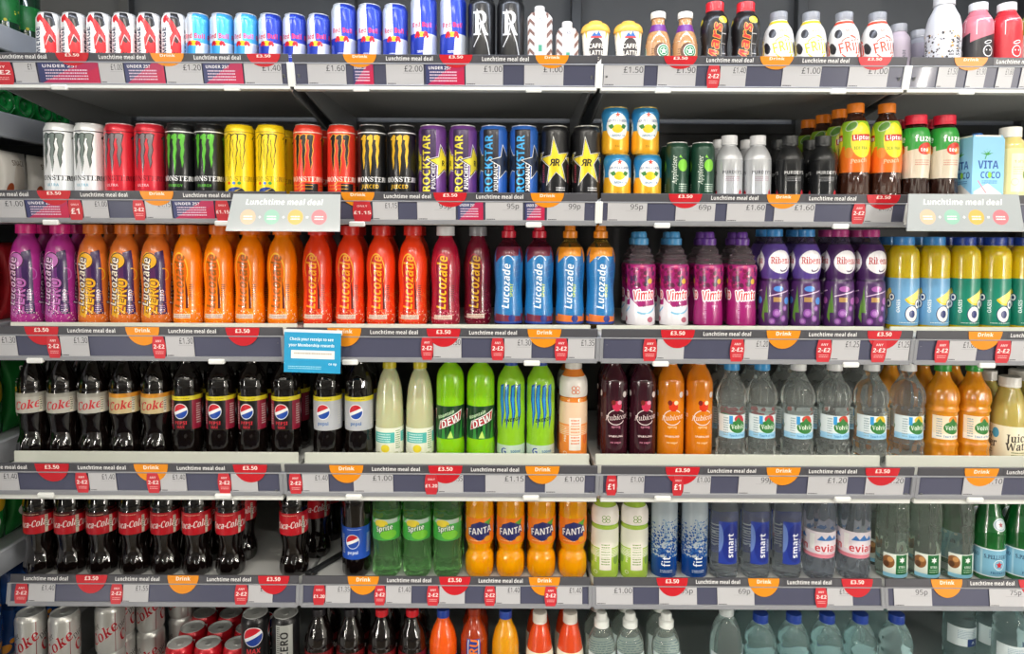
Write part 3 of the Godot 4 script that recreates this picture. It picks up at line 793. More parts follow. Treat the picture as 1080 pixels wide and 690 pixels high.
	for x in [-68, 0, 68]: a.rect(x - 34, 26, x + 18, 50, "4fb8b0"); a.fine(x - 26, 44, x + 8, 4, 5, "d8f0ec"); a.ell(x - 4, 13, 10, 9, "ecd83a"); a.rect(x + 18, 2, x + 34, 58, "f2f2e6"); a.fine(x + 20, 52, x + 32, 9, 5, "6a9a5a")
	bottle("lemon_water", "lemon_drink_bottle", "cloudy lemon drink bottle with turquoise label and yellow cap", [0, 3, 14, 5, 24, 0, 29, 2, 32, 12, 32, 90, 31, 130, 27, 168, 20, 194, 14.5, 206, 14, 212], juice("c4c69c", 0.4), [15.5, 210, 226, "d8c62a"], [[16, 76, a]], [[4, 14, 5, 1.5]])
	a = art(32, 78, "123a1c")
	for x in [-68, 0, 68]:
		for k in 6: a.poly([x - 30 + k * 11, 0, x - 24 + k * 11, 78 - (k % 3) * 14, x - 20 + k * 11, 0], "2f8a34" if k % 2 else "1c5c26")
		a.poly([x - 26, 20, x - 22, 42, x + 32, 70, x + 28, 44], "e8e8e4"); a.poly([x - 24, 22, x - 20, 40, x + 30, 66, x + 27, 46], "c81c28")
		a.otext("DEW", x + 3, 42, 17, "f4f4f0", "5a0c14", 1.0, 24, 0.95, 0.3); a.text("Mountain", x - 8, 58, 8, "cfe8c0", 24, 0.85, 0.3); a.poly([x - 4, 2, x + 4, 20, x + 10, 2], "bfe06a")
	bottle("dew", "citrus_soda_bottle", "neon lime soda bottle with dark green and red slanted label", [0, 3, 14, 5, 24, 0, 29.5, 2, 32.5, 14, 32.5, 40, 31.4, 62, 32.4, 84, 32.5, 150, 32.5, 176, 31, 194, 26, 208, 18, 218, 14, 223, 13.5, 228], juice("8fd016", 0.4), [15, 226, 242, "3fa01c"], [[52, 128, a]], [[4, 46, 5, 1.5]])
	a = art(32, 190, "8cc425")
	for x in [-68, 0, 68]:
		for s in [[-20, 1.0], [-8, 0.9], [6, 0.8], [20, 0.7]]:
			a.poly([x + s[0] - 5, 172, x + s[0] + 4, 176, x + s[0] + 3, 140, x + s[0] + 5, 110, x + s[0] - 2, 70, x + s[0] - 3, 110, x + s[0] - 7, 140], "2450a0"); a.poly([x + s[0] - 3, 168, x + s[0] + 2, 172, x + s[0] + 1, 140, x + s[0] + 2, 112, x + s[0] - 1, 86, x + s[0] - 1, 112, x + s[0] - 4, 140], "2f9ad8")
		a.text("ENERGY", x + 4, 94, 8, "16302a", 8, 0.9, 0.3); a.rect(x - 34, 6, x + 34, 34, "c4d8c8"); a.otext("G", x - 16, 20, 15, "2450a0", "f4f4f4", 0.8); a.text("500ml", x + 12, 20, 6, "4a7ab0")
	bottle("energise", "energy_soda_bottle", "lime soda bottle with blue jagged streaks and blue cap", rounded, juice("8cc425"), [15, 218, 242, "23449c"], [[4, 194, a, 180, "label", 0.4, 0.25]])
	for v in [["protein_peach", "f08a34", "e2703a", "peach protein water bottle with white shoulder and orange base", "e8c8a8"], ["protein_lime", "a8c84a", "7a9a4a", "protein water bottle with white shoulder and lime green base", "e8e8d8"]]:
		a = art(32, 140, v[1])
		a.band(86, 140, v[4])
		for x in [-68, 0, 68]:
			for k in 6: a.band(60 + k * 4, 62 + k * 4, v[4])
			a.rect(x - 14, 22, x + 14, 102, "ece6dc"); a.fine(x - 10, 94, x + 10, 9, 7, v[2]); a.ell(x + 27, 50, 8, 14, v[2]); a.text("PROTEIN", x - 24, 60, 6, "f4f0ea", 90); a.ring(x - 24, 14, 5, 5, 1.2, "f4f0ea")
		var sh := art(32, 46, "eee8e0")
		for x in [-68, 0, 68]:
			for k in 4: sh.ring(x + (k % 2) * 9 - 4, 12 + (k / 2) * 9, 5, 5, 1.6, v[2])
		bottle(v[0], "protein_water_bottle", v[3], [0, 2, 24, 0, 30, 3, 32, 12, 32, 136, 28.5, 144, 32, 152, 32, 176, 30, 188, 23, 202, 18, 210, 18, 214], juice(v[1]), [19.5, 212, 232, "e6e2da"], [[6, 138, a], [150, 196, sh]])
	for v in [["rub_dark", "3a1420", "d890a8", "dark berry sparkling juice bottle with white round script", "c8a0b0", "c83050"], ["rub_orange", "d87c14", "f4dcb0", "amber orange sparkling juice bottle with white round script", "f0c080", "d83a1c"]]:
		a = art(30.5, 170, v[1])
		for x in [-65, 0, 65]:
			a.ring(x + 1, 92, 22, 18, 1.8, "efe4e0", 0.15, 0.5, 5.6); a.text("Rubicon", x + 2, 92, 11, "f2e8e4", 6, 0.9, 0.3, "s"); a.ell(x + 2, 118, 11, 12, v[5]); a.ell(x + 8, 126, 5, 5, v[2]); a.ell(x - 6, 126, 5, 6, "7a2a20")
			a.ell(x + 22, 144, 6, 7, "f0e8e4"); a.text("spring", x, 70, 5, v[2]); a.text("SPARKLING", x, 48, 4.5, "f0e4e0"); a.text("no sugar", x, 34, 4.5, v[2])
		bottle(v[0], "sparkling_juice_bottle", v[3], [0, 3, 14, 5, 22, 0, 27.5, 2, 30.5, 12, 30.5, 100, 30.5, 176, 28, 192, 22, 206, 16, 216, 14, 222, 14, 226], juice(v[1], 0.15), [15.5, 224, 240, "2a1a1e" if v[0] == "rub_dark" else "e8e0d8"], [[12, 182, a, 180, "label", 0.35, 0.12]])
	for v in [["vol_berry", 33.0, "c02a3c", "3a9ad8", "clear water bottle with berry label and blue cap"], ["vol_straw", 36.0, "c8402c", "e8eaea", "clear water bottle with red fruit label and white cap"], ["vol_lemon", 36.0, "e0b82a", "e8eaea", "clear water bottle with yellow fruit label and white cap"], ["vol_juicy", 34.0, "e08a2a", "2fa03c", "orange fruit water bottle with green oval label and green cap"]]:
		var r: float = v[1]
		var big: bool = v[0] == "vol_juicy"
		a = art(r, 48, "f0dcc0" if big else "dfe8ea")
		a.band(0, 12, "f4e8d8" if big else "9ccdea")
		for x in [-74, 0, 74]:
			a.ell(x + 8, 40, 12, 8, v[2]); a.ell(x + 16, 36, 7, 6, v[2]); a.ell(x + 6, 24, 21, 13, "2f7a34"); a.poly([x - 8, 28, x + 6, 44, x + 20, 30], "2f7a34"); a.text("Volvic", x + 6, 24, 9, "f4f6ee", 0, 0.9, 0, "S"); a.text("Touch of fruit", x + 6, 6, 4.6, "2a7ab0"); a.fine(x - 30, 40, x - 18, 8, 5, "8aa0a8")
			if not big: a.rect(x - 16, 30, x - 8, 46, "3a9ad8")
		bottle(v[0], "flavoured_water_bottle", v[4], [0, 3, 14, 5, r - 8, 0, r - 2, 3, r, 12, r - 2.4, 26, r, 38, r - 2.2, 47, r - 2, 100, r + 0.3, 107, r - 2.6, 116, r + 0.2, 126, r - 0.6, 140, r * 0.84, 154, r * 0.58, 168, 15.5, 178, 14.5, 184, 14, 190], juice("d68a1a", 0.2) if big else clear("eef4f2"), [17.5, 186, 206, v[3]], [[50, 98, a, 78.0 if not big else 66.0]], [[6, 46, 9, 2.2], [104, 160, 9, 2.0]])
	a = art(36, 66, "f0e8cc")
	for x in [-76, 0, 76]: a.text("Juicy", x, 44, 15, "3a3028", 4, 0.9, 0.1, "S"); a.text("Water", x + 4, 28, 15, "3a3028", 4, 0.9, 0.1, "S"); a.ell(x + 30, 50, 8, 10, "4aa0c8"); a.fine(x - 14, 14, x + 22, 2, 5, "8a8a5a")
	bottle("juicy_water", "juice_water_bottle", "wide pale juice bottle with cream label and white cap", [0, 2, 27, 0, 34, 3, 36, 12, 36, 84, 33, 110, 25, 134, 20, 146, 20, 150], juice("b8a85a", 0.3), [22, 148, 168, "f0eee8"], [[8, 74, a]])
	# ---- fifth shelf
	a = art(33, 50, "49b04a")
	for x in [-70, 0, 70]: a.poly([x - 34, 40, x - 22, 50, x + 34, 50, x + 34, 40], "b8ccc0"); a.ell(x - 8, 40, 16, 9, "e8d23a"); a.ell(x + 10, 14, 20, 11, "7ed03c"); a.otext("Sprite", x, 29, 12, "f4faf0", "1c6a34", 1.4, 10, 0.85, 0.15)
	bottle("sprite", "lemon_lime_bottle", "clear green lemon-lime soda bottle with a green and yellow label", [0, 3, 14, 5, 24, 0, 29.5, 2, 33, 14, 32, 34, 30, 54, 30, 70, 32.5, 90, 33, 104, 33, 158, 31, 176, 25, 194, 17.5, 210, 14, 220, 13.5, 228], clear("b0eaa8"), [15, 226, 242, "1f8a3c"], [[92, 142, a]], [[5, 90, 9, 2.6], [146, 204, 9, 1.8]])
	a = art(33, 62, "ee7d1a")
	for x in [-70, 0, 70]: a.poly([x - 30, 20, x - 20, 46, x, 54, x + 26, 46, x + 24, 18, x, 8], "2a2f6c"); a.poly([x + 10, 52, x + 30, 60, x + 24, 44], "5aa83a"); a.otext("FANTA", x, 32, 15, "f6f4f0", "2a2f6c", 1.6, 8, 0.9, 0.1); a.ell(x + 20, 12, 9, 7, "f2a01c"); a.fine(x - 26, 8, x + 4, 1, 3, "fbe0c0")
	bottle("fanta", "orange_soda_bottle", "orange soda bottle with an orange label and dark blue print", [0, 3, 14, 5, 24, 0, 29.5, 2, 33, 14, 33, 34, 31.5, 50, 26.5, 63, 29, 74, 32.4, 88, 33, 100, 33, 160, 31, 180, 25, 198, 17.5, 212, 14, 220, 13.5, 228], juice("e89c06", 0.35), [15, 226, 242, "ec7a14"], [[84, 146, a]], [[6, 56, 14, 1.4], [158, 204, 14, 1.3]])
	a = art(31, 190, "a4b0b8")
	a.band(0, 48, "123f86")
	for k in 9: a.specks(130 - k * 11, -97, 44 + k * 10, 97, 58 + k * 10, 1.2, 3.6 - k * 0.25, ["123f86", "1d4f96", "2a5c9c"], 30 + k)
	for x in [-65, 0, 65]: a.text("fit", x, 38, 20, "f4f6f8", 90, 0.95, 0.0, "n"); a.text("water", x, 108, 17, "7f9ab0", 90, 1.0, 0.0, "n"); a.fine(x - 14, 16, x + 16, 2, 4, "c8d8e8")
	bottle("fit", "fitness_water_bottle", "slim water bottle with a blue printed base and upright lettering", [0, 3, 14, 5, 23, 0, 28, 2, 30.5, 12, 30.5, 186, 28, 204, 21, 218, 16, 224, 15, 228], mat("c4ccd0", 0.1, 0.1, 0.8), [16.5, 226, 242, "dfe2e4"], [[6, 196, a, 180, "label", 0.4, 0.15]])
	a = art(33, 100, "2a3f9c")
	for x in [-69, 0, 69]: a.ell(x + 6, 50, 22, 46, "1f2f86"); a.ell(x - 24, 60, 12, 34, "6a86c8"); a.text("smart", x + 4, 44, 15, "f4f6fa", 90); a.text("water", x + 18, 44, 9, "cfdcf4", 90, 1, 0, "n")
	bottle("smart", "still_water_bottle", "clear water bottle with dark blue label and upright lettering", [0, 3, 14, 5, 24, 0, 29.5, 2, 32.6, 12, 32.6, 60, 32.6, 140, 31, 172, 26, 198, 18, 214, 15, 222, 14, 228], clear("e8f0f6"), [15.5, 226, 244, "2a4aa8"], [[40, 140, a, 40.0]])
	a = art(36, 62, "e6dde4")
	a.band(0, 9, "dc8494")
	for x in [-77, 0, 77]: a.text("evian", x + 4, 24, 17, "c0202e", 0, 1.0); a.poly([x - 22, 42, x - 12, 54, x - 4, 45, x + 6, 56, x + 14, 46, x + 22, 53, x + 30, 42], "3a78c0"); a.poly([x - 38, 20, x - 38, 56, x - 26, 56, x - 28, 20], "f4f4f2"); a.fine(x - 12, 12, x + 26, 1, 3, "a86a7a")
	bottle("evian", "mineral_water_bottle", "clear water bottle with pink label and blue mountains", [0, 3, 16, 6, 26, 0, 32, 2, 35.5, 14, 35, 40, 34, 60, 35.6, 76, 35.6, 150, 33, 172, 26, 194, 18, 210, 14.5, 220, 14, 228], clear("dfe8f4"), [15.5, 226, 244, "e05a78"], [[56, 118, a, 100.0]], [[4, 54, 7, 2.6], [122, 200, 7, 2.2]])
	a = art(34, 56, "dfe6dc")
	a.band(0, 9, "8ccbe4")
	for x in [-72, 0, 72]: a.rect(x - 10, 8, x + 18, 54, "1f6a38"); a.star(x + 4, 42, 8, 6, 0.5, "f0f4ee"); a.text("STILL", x + 4, 26, 5, "f0f4ee"); a.fine(x - 6, 18, x + 14, 2, 5, "b8d0b8"); a.ell(x - 26, 36, 13, 15, "8a5a34"); a.ell(x - 22, 42, 6, 6, "c8945c"); a.ell(x - 30, 30, 6, 7, "5a3a24")
	bottle("spring", "spring_water_bottle", "clear spring water bottle with a small green label", [0, 3, 14, 5, 25, 0, 31, 2, 34, 12, 34, 70, 34, 110, 32.6, 116, 34, 122, 33.6, 150, 31, 176, 24, 200, 17, 214, 14.5, 222, 14, 228], clear("e4f2e8"), [15.5, 226, 244, "2f8a3c"], [[10, 66, a, 62.0]], [[72, 116, 9, 1.6], [118, 190, 9, 1.6]])
	a = art(34, 58, "7fb6d0")
	for x in [-72, 0, 72]: a.text("S.PELLEGRINO", x, 42, 8, "1c3a5c", 0, 0.74, 0, "S"); a.star(x, 26, 8, 5, 0.45, "c82a30"); a.ring(x, 26, 12, 11, 1.2, "f0f4f4"); a.text("FRIZZANTE", x, 9, 5, "1c4a7a"); a.rect(x + 34, 2, x + 38, 56, "a8d0e0")
	a.band(0, 2.5, "e8f2f4"); a.band(55.5, 58, "e8f2f4")
	var nk := art(30, 32, "1d6a34")
	for x in [-63, 0, 63]: nk.ell(x + 4, 16, 17, 14, "dfeaf0"); nk.ring(x + 4, 16, 14, 11, 1, "5a90b0"); nk.star(x + 4, 16, 6, 5, 0.45, "b04a58")
	bottle("pelle", "sparkling_water_bottle", "dark green water bottle with blue label and red star", [0, 3, 14, 5, 25, 0, 31, 2, 34, 10, 34, 100, 33, 118, 28, 142, 21, 168, 16, 196, 14.5, 218, 14, 228], mat("0e6228", 0.05, 0.0, 1.0), [15.5, 226, 240, "c8d4dc"], [[12, 78, a], [118, 152, nk, 44.0]])
	# ---- bottom shelf
	for v in [["diet_can", "c6c6c2", "silver cola can with red script, bottom shelf"], ["coke_can", "c01626", "red cola can standing low on the bottom shelf"]]:
		a = art(32.5, 115, v[1])
		for x in [-68, 0, 68]:
			if v[0] == "diet_can": a.otext("Coke", x + 2, 52, 25, "b81c2a", "dcdcd8", 0.8, 34, 0.85, 0.3, "S"); a.text("Diet", x - 20, 66, 13, "3a3438", 34, 0.8, 0.2, "s"); a.rect(x + 28, 4, x + 29, 100, "8a2a34")
			else: a.otext("Coca-Cola", x, 58, 18, "f6f0ee", "c01626", 0.6, 74, 0.75, 0.3, "S")
		can(v[0], "cola_can", v[2], 32.5, 115, a, "d2d4d2", 0.55 if v[0] == "diet_can" else 0.3)
	a = art(32, 115, "19181a")
	for x in [-61, 6, 67]: a.ell(x, 72, 23, 23, "e8e8ec"); a.ell(x, 72, 21.4, 21.4, "cc2230", 0.3, 0.3, PI - 0.05); a.ell(x, 72, 21.4, 21.4, "1f3f96", 0.3, PI + 0.3, TAU - 0.05); a.text("MAX", x, 38, 11, "d8323c", 0, 1.0, 0.1); a.text("PEPSI", x, 14, 7, "e8e8ec")
	can("max_can", "cola_can", "black cola can with a round tricolour print", 32, 115, a, "c8cac8")
	a = art(32, 115, "1b1b1d")
	for x in [-67, 0, 67]: a.rect(x - 14, 8, x + 26, 100, "a8aaa6"); a.text("ZERO", x + 6, 54, 18, "1c1c1e", 90, 1.0); a.fine(x - 11, 94, x - 4, 16, 5, "3a3a3c")
	can("zero_can", "cola_can", "black cola can with a grey printed panel", 32, 115, a, "c8cac8")
	a = art(32.5, 46, "17100f"); a.band(30, 46, "6a1016")
	for x in [-68, 0, 68]: a.text("Coca-Cola", x, 18, 12, "e8dcd8", 0, 0.75, 0.3, "S")
	bottle("zero_small", "cola_bottle", "black capped cola bottle on the bottom shelf", contour, cola, [15, 226, 242, "222024"], [[104, 150, a]], flutes)
	var red_small := bottle("coke_small", "cola_bottle", "red capped cola bottle on the bottom shelf", contour, cola, [15, 226, 242, "c81c28"], [[104, 150, kinds["zero_small"].get_node("label").material_override]], flutes)
	a = art(33, 54, "2a3a8c")
	for x in [-69, 0, 69]: a.text("BRU", x, 28, 20, "ee7a1c", 84); a.rect(x - 14, 2, x - 12, 52, "e8e4dc"); a.rect(x + 12, 2, x + 14, 52, "e8e4dc")
	bottle("bru_blue", "orange_soda_bottle", "bright orange soda bottle with a blue cap on the bottom shelf", [0, 3, 14, 5, 24, 0, 29.5, 2, 32.6, 14, 32.6, 150, 31, 172, 25, 194, 17.5, 210, 14, 220, 13.5, 226], juice("ea5a10", 0.3), [15, 224, 242, "23429c"], [[84, 138, a]])
	bottle("bru", "orange_soda_bottle", "deep rust orange soda bottle with a navy upright label", [0, 3, 14, 5, 24, 0, 29.5, 2, 32, 14, 32, 160, 30, 180, 25, 198, 17.5, 212, 14, 222, 13.5, 232], juice("a03410", 0.2), [15, 228, 246, "8a2a10"], [[130, 184, kinds["bru_blue"].get_node("label").material_override, 30.0]])
	bottle("amber", "orange_soda_bottle", "golden orange soda bottle with a blue cap on the bottom shelf", [0, 3, 14, 5, 24, 0, 29.5, 2, 32, 14, 32, 140, 30.5, 168, 25, 192, 17.5, 208, 14, 218, 13.5, 224], juice("e09a12", 0.3), [15, 222, 240, "2448a4"], [[60, 128, kinds["fanta"].get_node("label").material_override]])
	a = art(32, 60, "e8e2d0")
	for x in [-67, 0, 67]: a.ell(x - 6, 34, 16, 14, "3f9a3c"); a.ell(x + 8, 24, 12, 14, "e0d84a"); a.ell(x, 46, 7, 7, "c83028"); a.text("juice", x, 12, 8, "7a3a20")
	bottle("red_juice", "juice_bottle", "orange red juice bottle with white cap and fruit label", [0, 2, 24, 0, 29, 3, 32, 12, 32, 120, 30, 150, 24, 184, 17, 206, 15, 214], juice("d84a20", 0.25), [17, 212, 236, "e2ded4"], [[96, 152, a]])
	a = art(33, 60, "d6e2e4")
	for x in [-69, 0, 69]: a.rect(x - 4, 0, x + 22, 24, "1f3a78"); a.text("A", x + 9, 12, 9, "e8eef4"); a.fine(x - 24, 50, x + 16, 6, 5, "8aa4b4")
	bottle("sport_water", "sports_water_bottle", "clear water bottle with a white sports cap on the bottom shelf", [0, 3, 14, 5, 24, 0, 30, 2, 33, 12, 32, 40, 33, 60, 32, 84, 33, 104, 32, 130, 33, 150, 30, 172, 22, 192, 16, 200, 15, 206], clear("e6f0ea"), [17.5, 202, 236, "e6eae6", "sport"], [[96, 150, a, 70.0]])
	bottle("big_water", "mineral_water_bottle", "ridged water bottle with dark blue cap on the bottom shelf", [0, 3, 18, 6, 28, 0, 35, 3, 37, 14, 35.5, 30, 37, 46, 35.5, 62, 37, 78, 37, 130, 35.5, 146, 37, 160, 34, 180, 26, 200, 18, 212, 16, 218], clear("d0ecec"), [17.5, 216, 236, "1d3f98"], [[80, 128, kinds["sport_water"].get_node("label").material_override, 80.0]])
	bottle("tall_water", "mineral_water_bottle", "taller clear water bottle with a pale cap and blue label", [0, 3, 18, 6, 28, 0, 35, 3, 37, 14, 37, 60, 36, 120, 37, 160, 34, 188, 26, 212, 18, 226, 15, 234], clear("dcecea"), [17, 232, 250, "c8d0d0"], [[100, 150, kinds["sport_water"].get_node("label").material_override, 80.0]])

# ---------------------------------------------------------------- placing
func place(key: String, row: int, px: float, back := 0, lift := 0.0, push := 0.0) -> Node3D:
	var z: float = PZ + DZ[row] + back * (kinds[key].get_meta("girth") + 0.003 + push) + (push if back == 0 else 0.0)
	var p := ray(px, BASE[row] - 50.0, z if back == 0 else PZ + DZ[row])
	var src: Node3D = kinds[key]
	var o: Node3D = src.duplicate()
	o.name = numbered(str(src.name))
	add_child(o)
	o.position = Vector3(p.x, deck_y[row] + lift + 0.0003, -z)
	o.scale.y = TALLER.get(key, 1.0)
	o.rotation.y = rng.randf_range(-0.07, 0.07)
	var l: String = src.get_meta("label")
	if back > 0: l += " behind the front row"
	if lift > 0.0: l += " on top of another"
	o.set_meta("label", l)
	o.set_meta("group", str(src.get_meta("label")) + (" in the rows behind" if back > 0 else " in the front row"))
	if back == 0 and lift == 0.0: fronts[row].append([p.x, key, o])
	return o

func tell_apart():
	# the ends of a run of look-alikes are told by what they stand beside
	for row in fronts:
		var r: Array = row
		r.sort_custom(func(a, b): return a[0] < b[0])
		for i in r.size():
			var alike := 0
			for q in r: alike += int(q[1] == r[i][1])
			if alike < 2: continue
			var l: String = r[i][2].get_meta("label")
			var before: String = r[i - 1][1] if i > 0 else ""
			var after: String = r[i + 1][1] if i + 1 < r.size() else ""
			if before != r[i][1] and SHORT.has(before): l += " beside the " + SHORT[before]
			elif after != r[i][1] and SHORT.has(after): l += " beside the " + SHORT[after]
			elif before == r[i][1] and after == r[i][1]: l += " between two alike"
			else: l += " at the shelf end"
			r[i][2].set_meta("label", l)
			if l.split(" ").size() > 16: print("long: ", l)

func line(row: int, key: String, at: Array, behind := 0):
	for x in at:
		for b in behind + 1: place(key, row, x, b)

const BASE := [0.0, 82.0, 212.0, 345.0, 483.0, 605.0, 747.0]   # where the feet of the front row show
const DZ := [0.0, 0.0, 0.0, 0.0, 0.0, 0.015, 0.0]
# the edge of each shelf: distance, top and foot of the price rail, tilt in degrees, height of the white lip
const RAILS := {1: [1.44, 59.0, 93.0, 14.0, 0.0], 2: [1.42, 204.0, 236.0, 12.0, 0.0], 3: [1.39, 347.0, 382.0, 9.0, 7.0], 4: [1.37, 491.0, 524.0, 9.0, 15.0], 5: [1.48, 608.0, 637.0, -8.0, 0.0]}
const TABS := {
	1: [[78, 0], [178, 1], [279, 0], [380, 1], [481, 0], [582, 1], [717, 0], [818, 1], [921, 0], [1022, 1]],
	2: [[59, 0], [167, 1], [378, 1], [475, 0], [577, 1], [722, 0], [825, 1], [930, 0]],
	3: [[46, 0], [152, 1], [257, 0], [364, 1], [468, 0], [574, 1], [714, 0], [825, 1], [931, 0], [1037, 1]],
	4: [[57, 0], [161, 1], [265, 0], [366, 1], [470, 0], [572, 1], [719, 0], [825, 1], [929, 0], [1033, 1]],
	5: [[99, 0], [195, 1], [290, 0], [384, 1], [480, 0], [574, 1], [708, 0], [804, 1], [902, 0], [996, 1], [1088, 0]]}
const TICKETS := {
	1: [[-22, 13, "any2"], [14, 38, "£1"], [40, 104, "under"], [104, 130, "£1.00"], [131, 173, "under"], [174, 213, "£1.20"], [214, 256, "under"], [257, 297, "£1.40"], [324, 365, "£1.60"], [372, 394, "under"], [407, 447, "£2.00"], [449, 490, "under"], [491, 531, "£1.00"], [553, 595, "£1.00"], [637, 680, "£1.50"], [694, 735, "£1.90"], [746, 760, "any2"], [760, 788, "£1.40"], [826, 867, "£1.00"], [896, 938, "£1.00"], [990, 1011, "£1.50"], [1021, 1041, "£1.90"], [1053, 1070, "£1.60"], [1078, 1100, "£1.60"]],
	2: [[-14, 26, "£1.00"], [27, 72, "under"], [72, 87, "£1 "], [87, 114, "£1.00"], [140, 153, "any2"], [153, 181, "£1.15"], [182, 226, "under"], [227, 242, "£1.15 "], [372, 392, "£1.15 "], [393, 420, "£1.15"], [440, 481, "99p"], [483, 510, "under"], [512, 552, "95p"], [554, 575, "under"], [577, 617, "99p"], [641, 683, "95p"], [713, 755, "69p"], [767, 808, "£1.60"], [817, 860, "£1.60"], [899, 913, "any2"], [913, 942, "£1.35"]],
	3: [[-12, 18, "£1.30"], [50, 64, "any2"], [64, 94, "£1.30"], [161, 175, "any2"], [175, 205, "£1.30"], [444, 457, "any2"], [457, 487, "£1.30"], [518, 532, "any2"], [532, 561, "£1.30"], [585, 599, "any2"], [599, 628, "£1.35"], [678, 693, "any2"], [693, 722, "£1.20"], [770, 785, "any2"], [785, 811, "£1.20"], [861, 877, "any2"], [877, 907, "£1.25"], [919, 935, "any2"], [935, 962, "£1.25"], [986, 1001, "any2"], [1001, 1031, "£1.60"], [1050, 1066, "any2"], [1066, 1094, "£1.60"]],
	4: [[-10, 20, "£1.40"], [80, 94, "any2"], [94, 123, "£1.40"], [155, 169, "any2"], [169, 197, "£1.40"], [230, 244, "any2"], [244, 272, "£1.40"], [305, 319, "any2"], [319, 347, "£1.40"], [373, 415, "£1.00"], [448, 462, "£1.20 "], [462, 489, "£1.35"], [512, 554, "£1.15"], [575, 617, "£1.00"], [639, 651, "£1 "], [651, 680, "£1.00"], [709, 721, "£1 "], [721, 750, "£1.00"], [779, 820, "99p"], [852, 894, "£1.20"], [913, 954, "£1.20"], [1016, 1058, "£1.10"]],
	5: [[20, 34, "any2"], [34, 62, "£1.40"], [120, 133, "any2"], [133, 160, "£1.55"], [250, 264, "any2"], [264, 290, "£1.55"], [332, 345, "£1.20 "], [345, 371, "£1.35"], [396, 408, "any2"], [408, 435, "£1.40"], [451, 464, "any2"], [464, 491, "£1.40"], [511, 523, "any2"], [523, 549, "£1.40"], [574, 587, "any2"], [587, 614, "£1.40"], [628, 667, "£1.00"], [694, 734, "95p"], [755, 794, "69p"], [857, 870, "any2"], [870, 897, "£1.55"], [940, 980, "95p"], [1040, 1078, "75p"]]}
const CLIPS := {1: [60, 243, 380, 563, 700, 886, 1022], 2: [52, 234, 376, 563, 699, 888], 3: [36, 228, 369, 561, 697, 898, 1042], 4: [48, 235, 373, 560, 699, 889, 1029], 5: []}
const TALLER := {"oasis_light": 1.10, "oasis_green": 1.10, "vim_white": 1.05, "vim_purple": 1.05, "rib_blue": 1.06, "rib_pink": 1.06, "sport_red": 1.03, "sport_orange": 1.03, "vol_berry": 1.13, "vol_straw": 1.13, "vol_lemon": 1.13, "vol_juicy": 1.13, "protein_lime": 0.87, "juicy_water": 1.18}
const SHORT := {"merge": "white splashed cans", "bull_pale": "pale blue cans", "bull": "small blue cans", "bull_mid": "medium blue cans", "bull_tall": "tallest blue cans", "black_r": "black lettered cans", "shake": "striped carton", "shake_small": "small striped carton", "latte": "coffee cups", "frappe": "tan coffee bottles", "mars": "black milk bottles", "cow_yellow": "yellow printed bottles", "cow_red": "red printed bottles", "grey_pink": "grey bottle", "grey_dark": "dull grey bottle",
	"claw_white": "white cans", "claw_red": "red cans", "claw_green": "green clawed cans", "claw_yellow": "yellow cans", "claw_orange": "orange red cans", "claw_gold": "golden clawed cans", "star_purple": "purple cans", "star_blue": "blue cans", "star_black": "black star cans", "lemon": "lemonade cans", "apple": "apple cans", "purd": "silver bottles", "purd_dark": "black bottles", "tea_orange": "orange capped tea", "tea_red": "red capped tea", "coco": "blue carton", "pale_juice": "pale juice",
	"luco_purple": "purple bottles", "luco_tropic": "orange purple bottles", "luco_orange": "bright orange bottles", "luco_red": "red orange bottles", "luco_cherry": "cherry bottle", "luco_dark": "maroon bottle", "sport_red": "red sports caps", "sport_orange": "orange sports caps", "vim_white": "white based bottles", "vim_purple": "purple based bottles", "rib_blue": "blue capped bottles", "rib_pink": "pink capped bottles", "oasis_light": "light blue wraps", "oasis_green": "teal wraps",
	"diet_bottle": "pale labelled cola", "diet_gold_bottle": "orange banded cola", "pepsi_max": "black labelled cola", "pepsi_diet": "silver labelled cola", "lemon_water": "lemon drinks", "dew": "neon lime bottles", "energise": "blue streaked bottles", "protein_peach": "peach bottle", "rub_dark": "dark berry bottles", "rub_orange": "amber bottles", "vol_berry": "blue capped water", "vol_straw": "red fruit water", "vol_lemon": "yellow fruit water", "vol_juicy": "green capped bottles", "juicy_water": "cream labelled bottle",
	"coke_dark_bottle": "dark banded cola", "coke_bottle": "red labelled cola", "pepsi_blue": "blue labelled cola", "sprite": "green soda", "fanta": "orange soda", "protein_lime": "lime based bottles", "fit": "blue based bottles", "smart": "blue labelled water", "evian": "pink labelled water", "spring": "green labelled water", "pelle": "dark green bottles",
	"diet_can": "silver cans", "max_can": "black can", "zero_can": "grey panelled can", "zero_small": "black capped cola", "coke_small": "red capped cola", "bru_blue": "blue capped orange", "bru": "rust orange bottle", "amber": "golden bottle", "red_juice": "red juice", "sport_water": "white sports caps", "tall_water": "taller water", "big_water": "blue capped water"}
var fronts := [[], [], [], [], [], [], []]
const ROW_WORD := ["", "top", "second", "third", "fourth", "fifth", "bottom"]
var deck_y := [0.0]

func cell(key: String, a: Art):
	# one field of the sheet that all tickets are printed on
	var n := cells.size()
	var at := Vector2i(n % 8, n / 8) * Vector2i(256, 160)
	var im: Image = a.im
	im.resize(252, 156, Image.INTERPOLATE_LANCZOS)
	sheet.blit_rect(im, Rect2i(0, 0, 252, 156), at + Vector2i(2, 2))
	cells[key] = Rect2((at.x + 4) / 2048.0, (at.y + 4) / 1024.0, 248 / 2048.0, 152 / 1024.0)

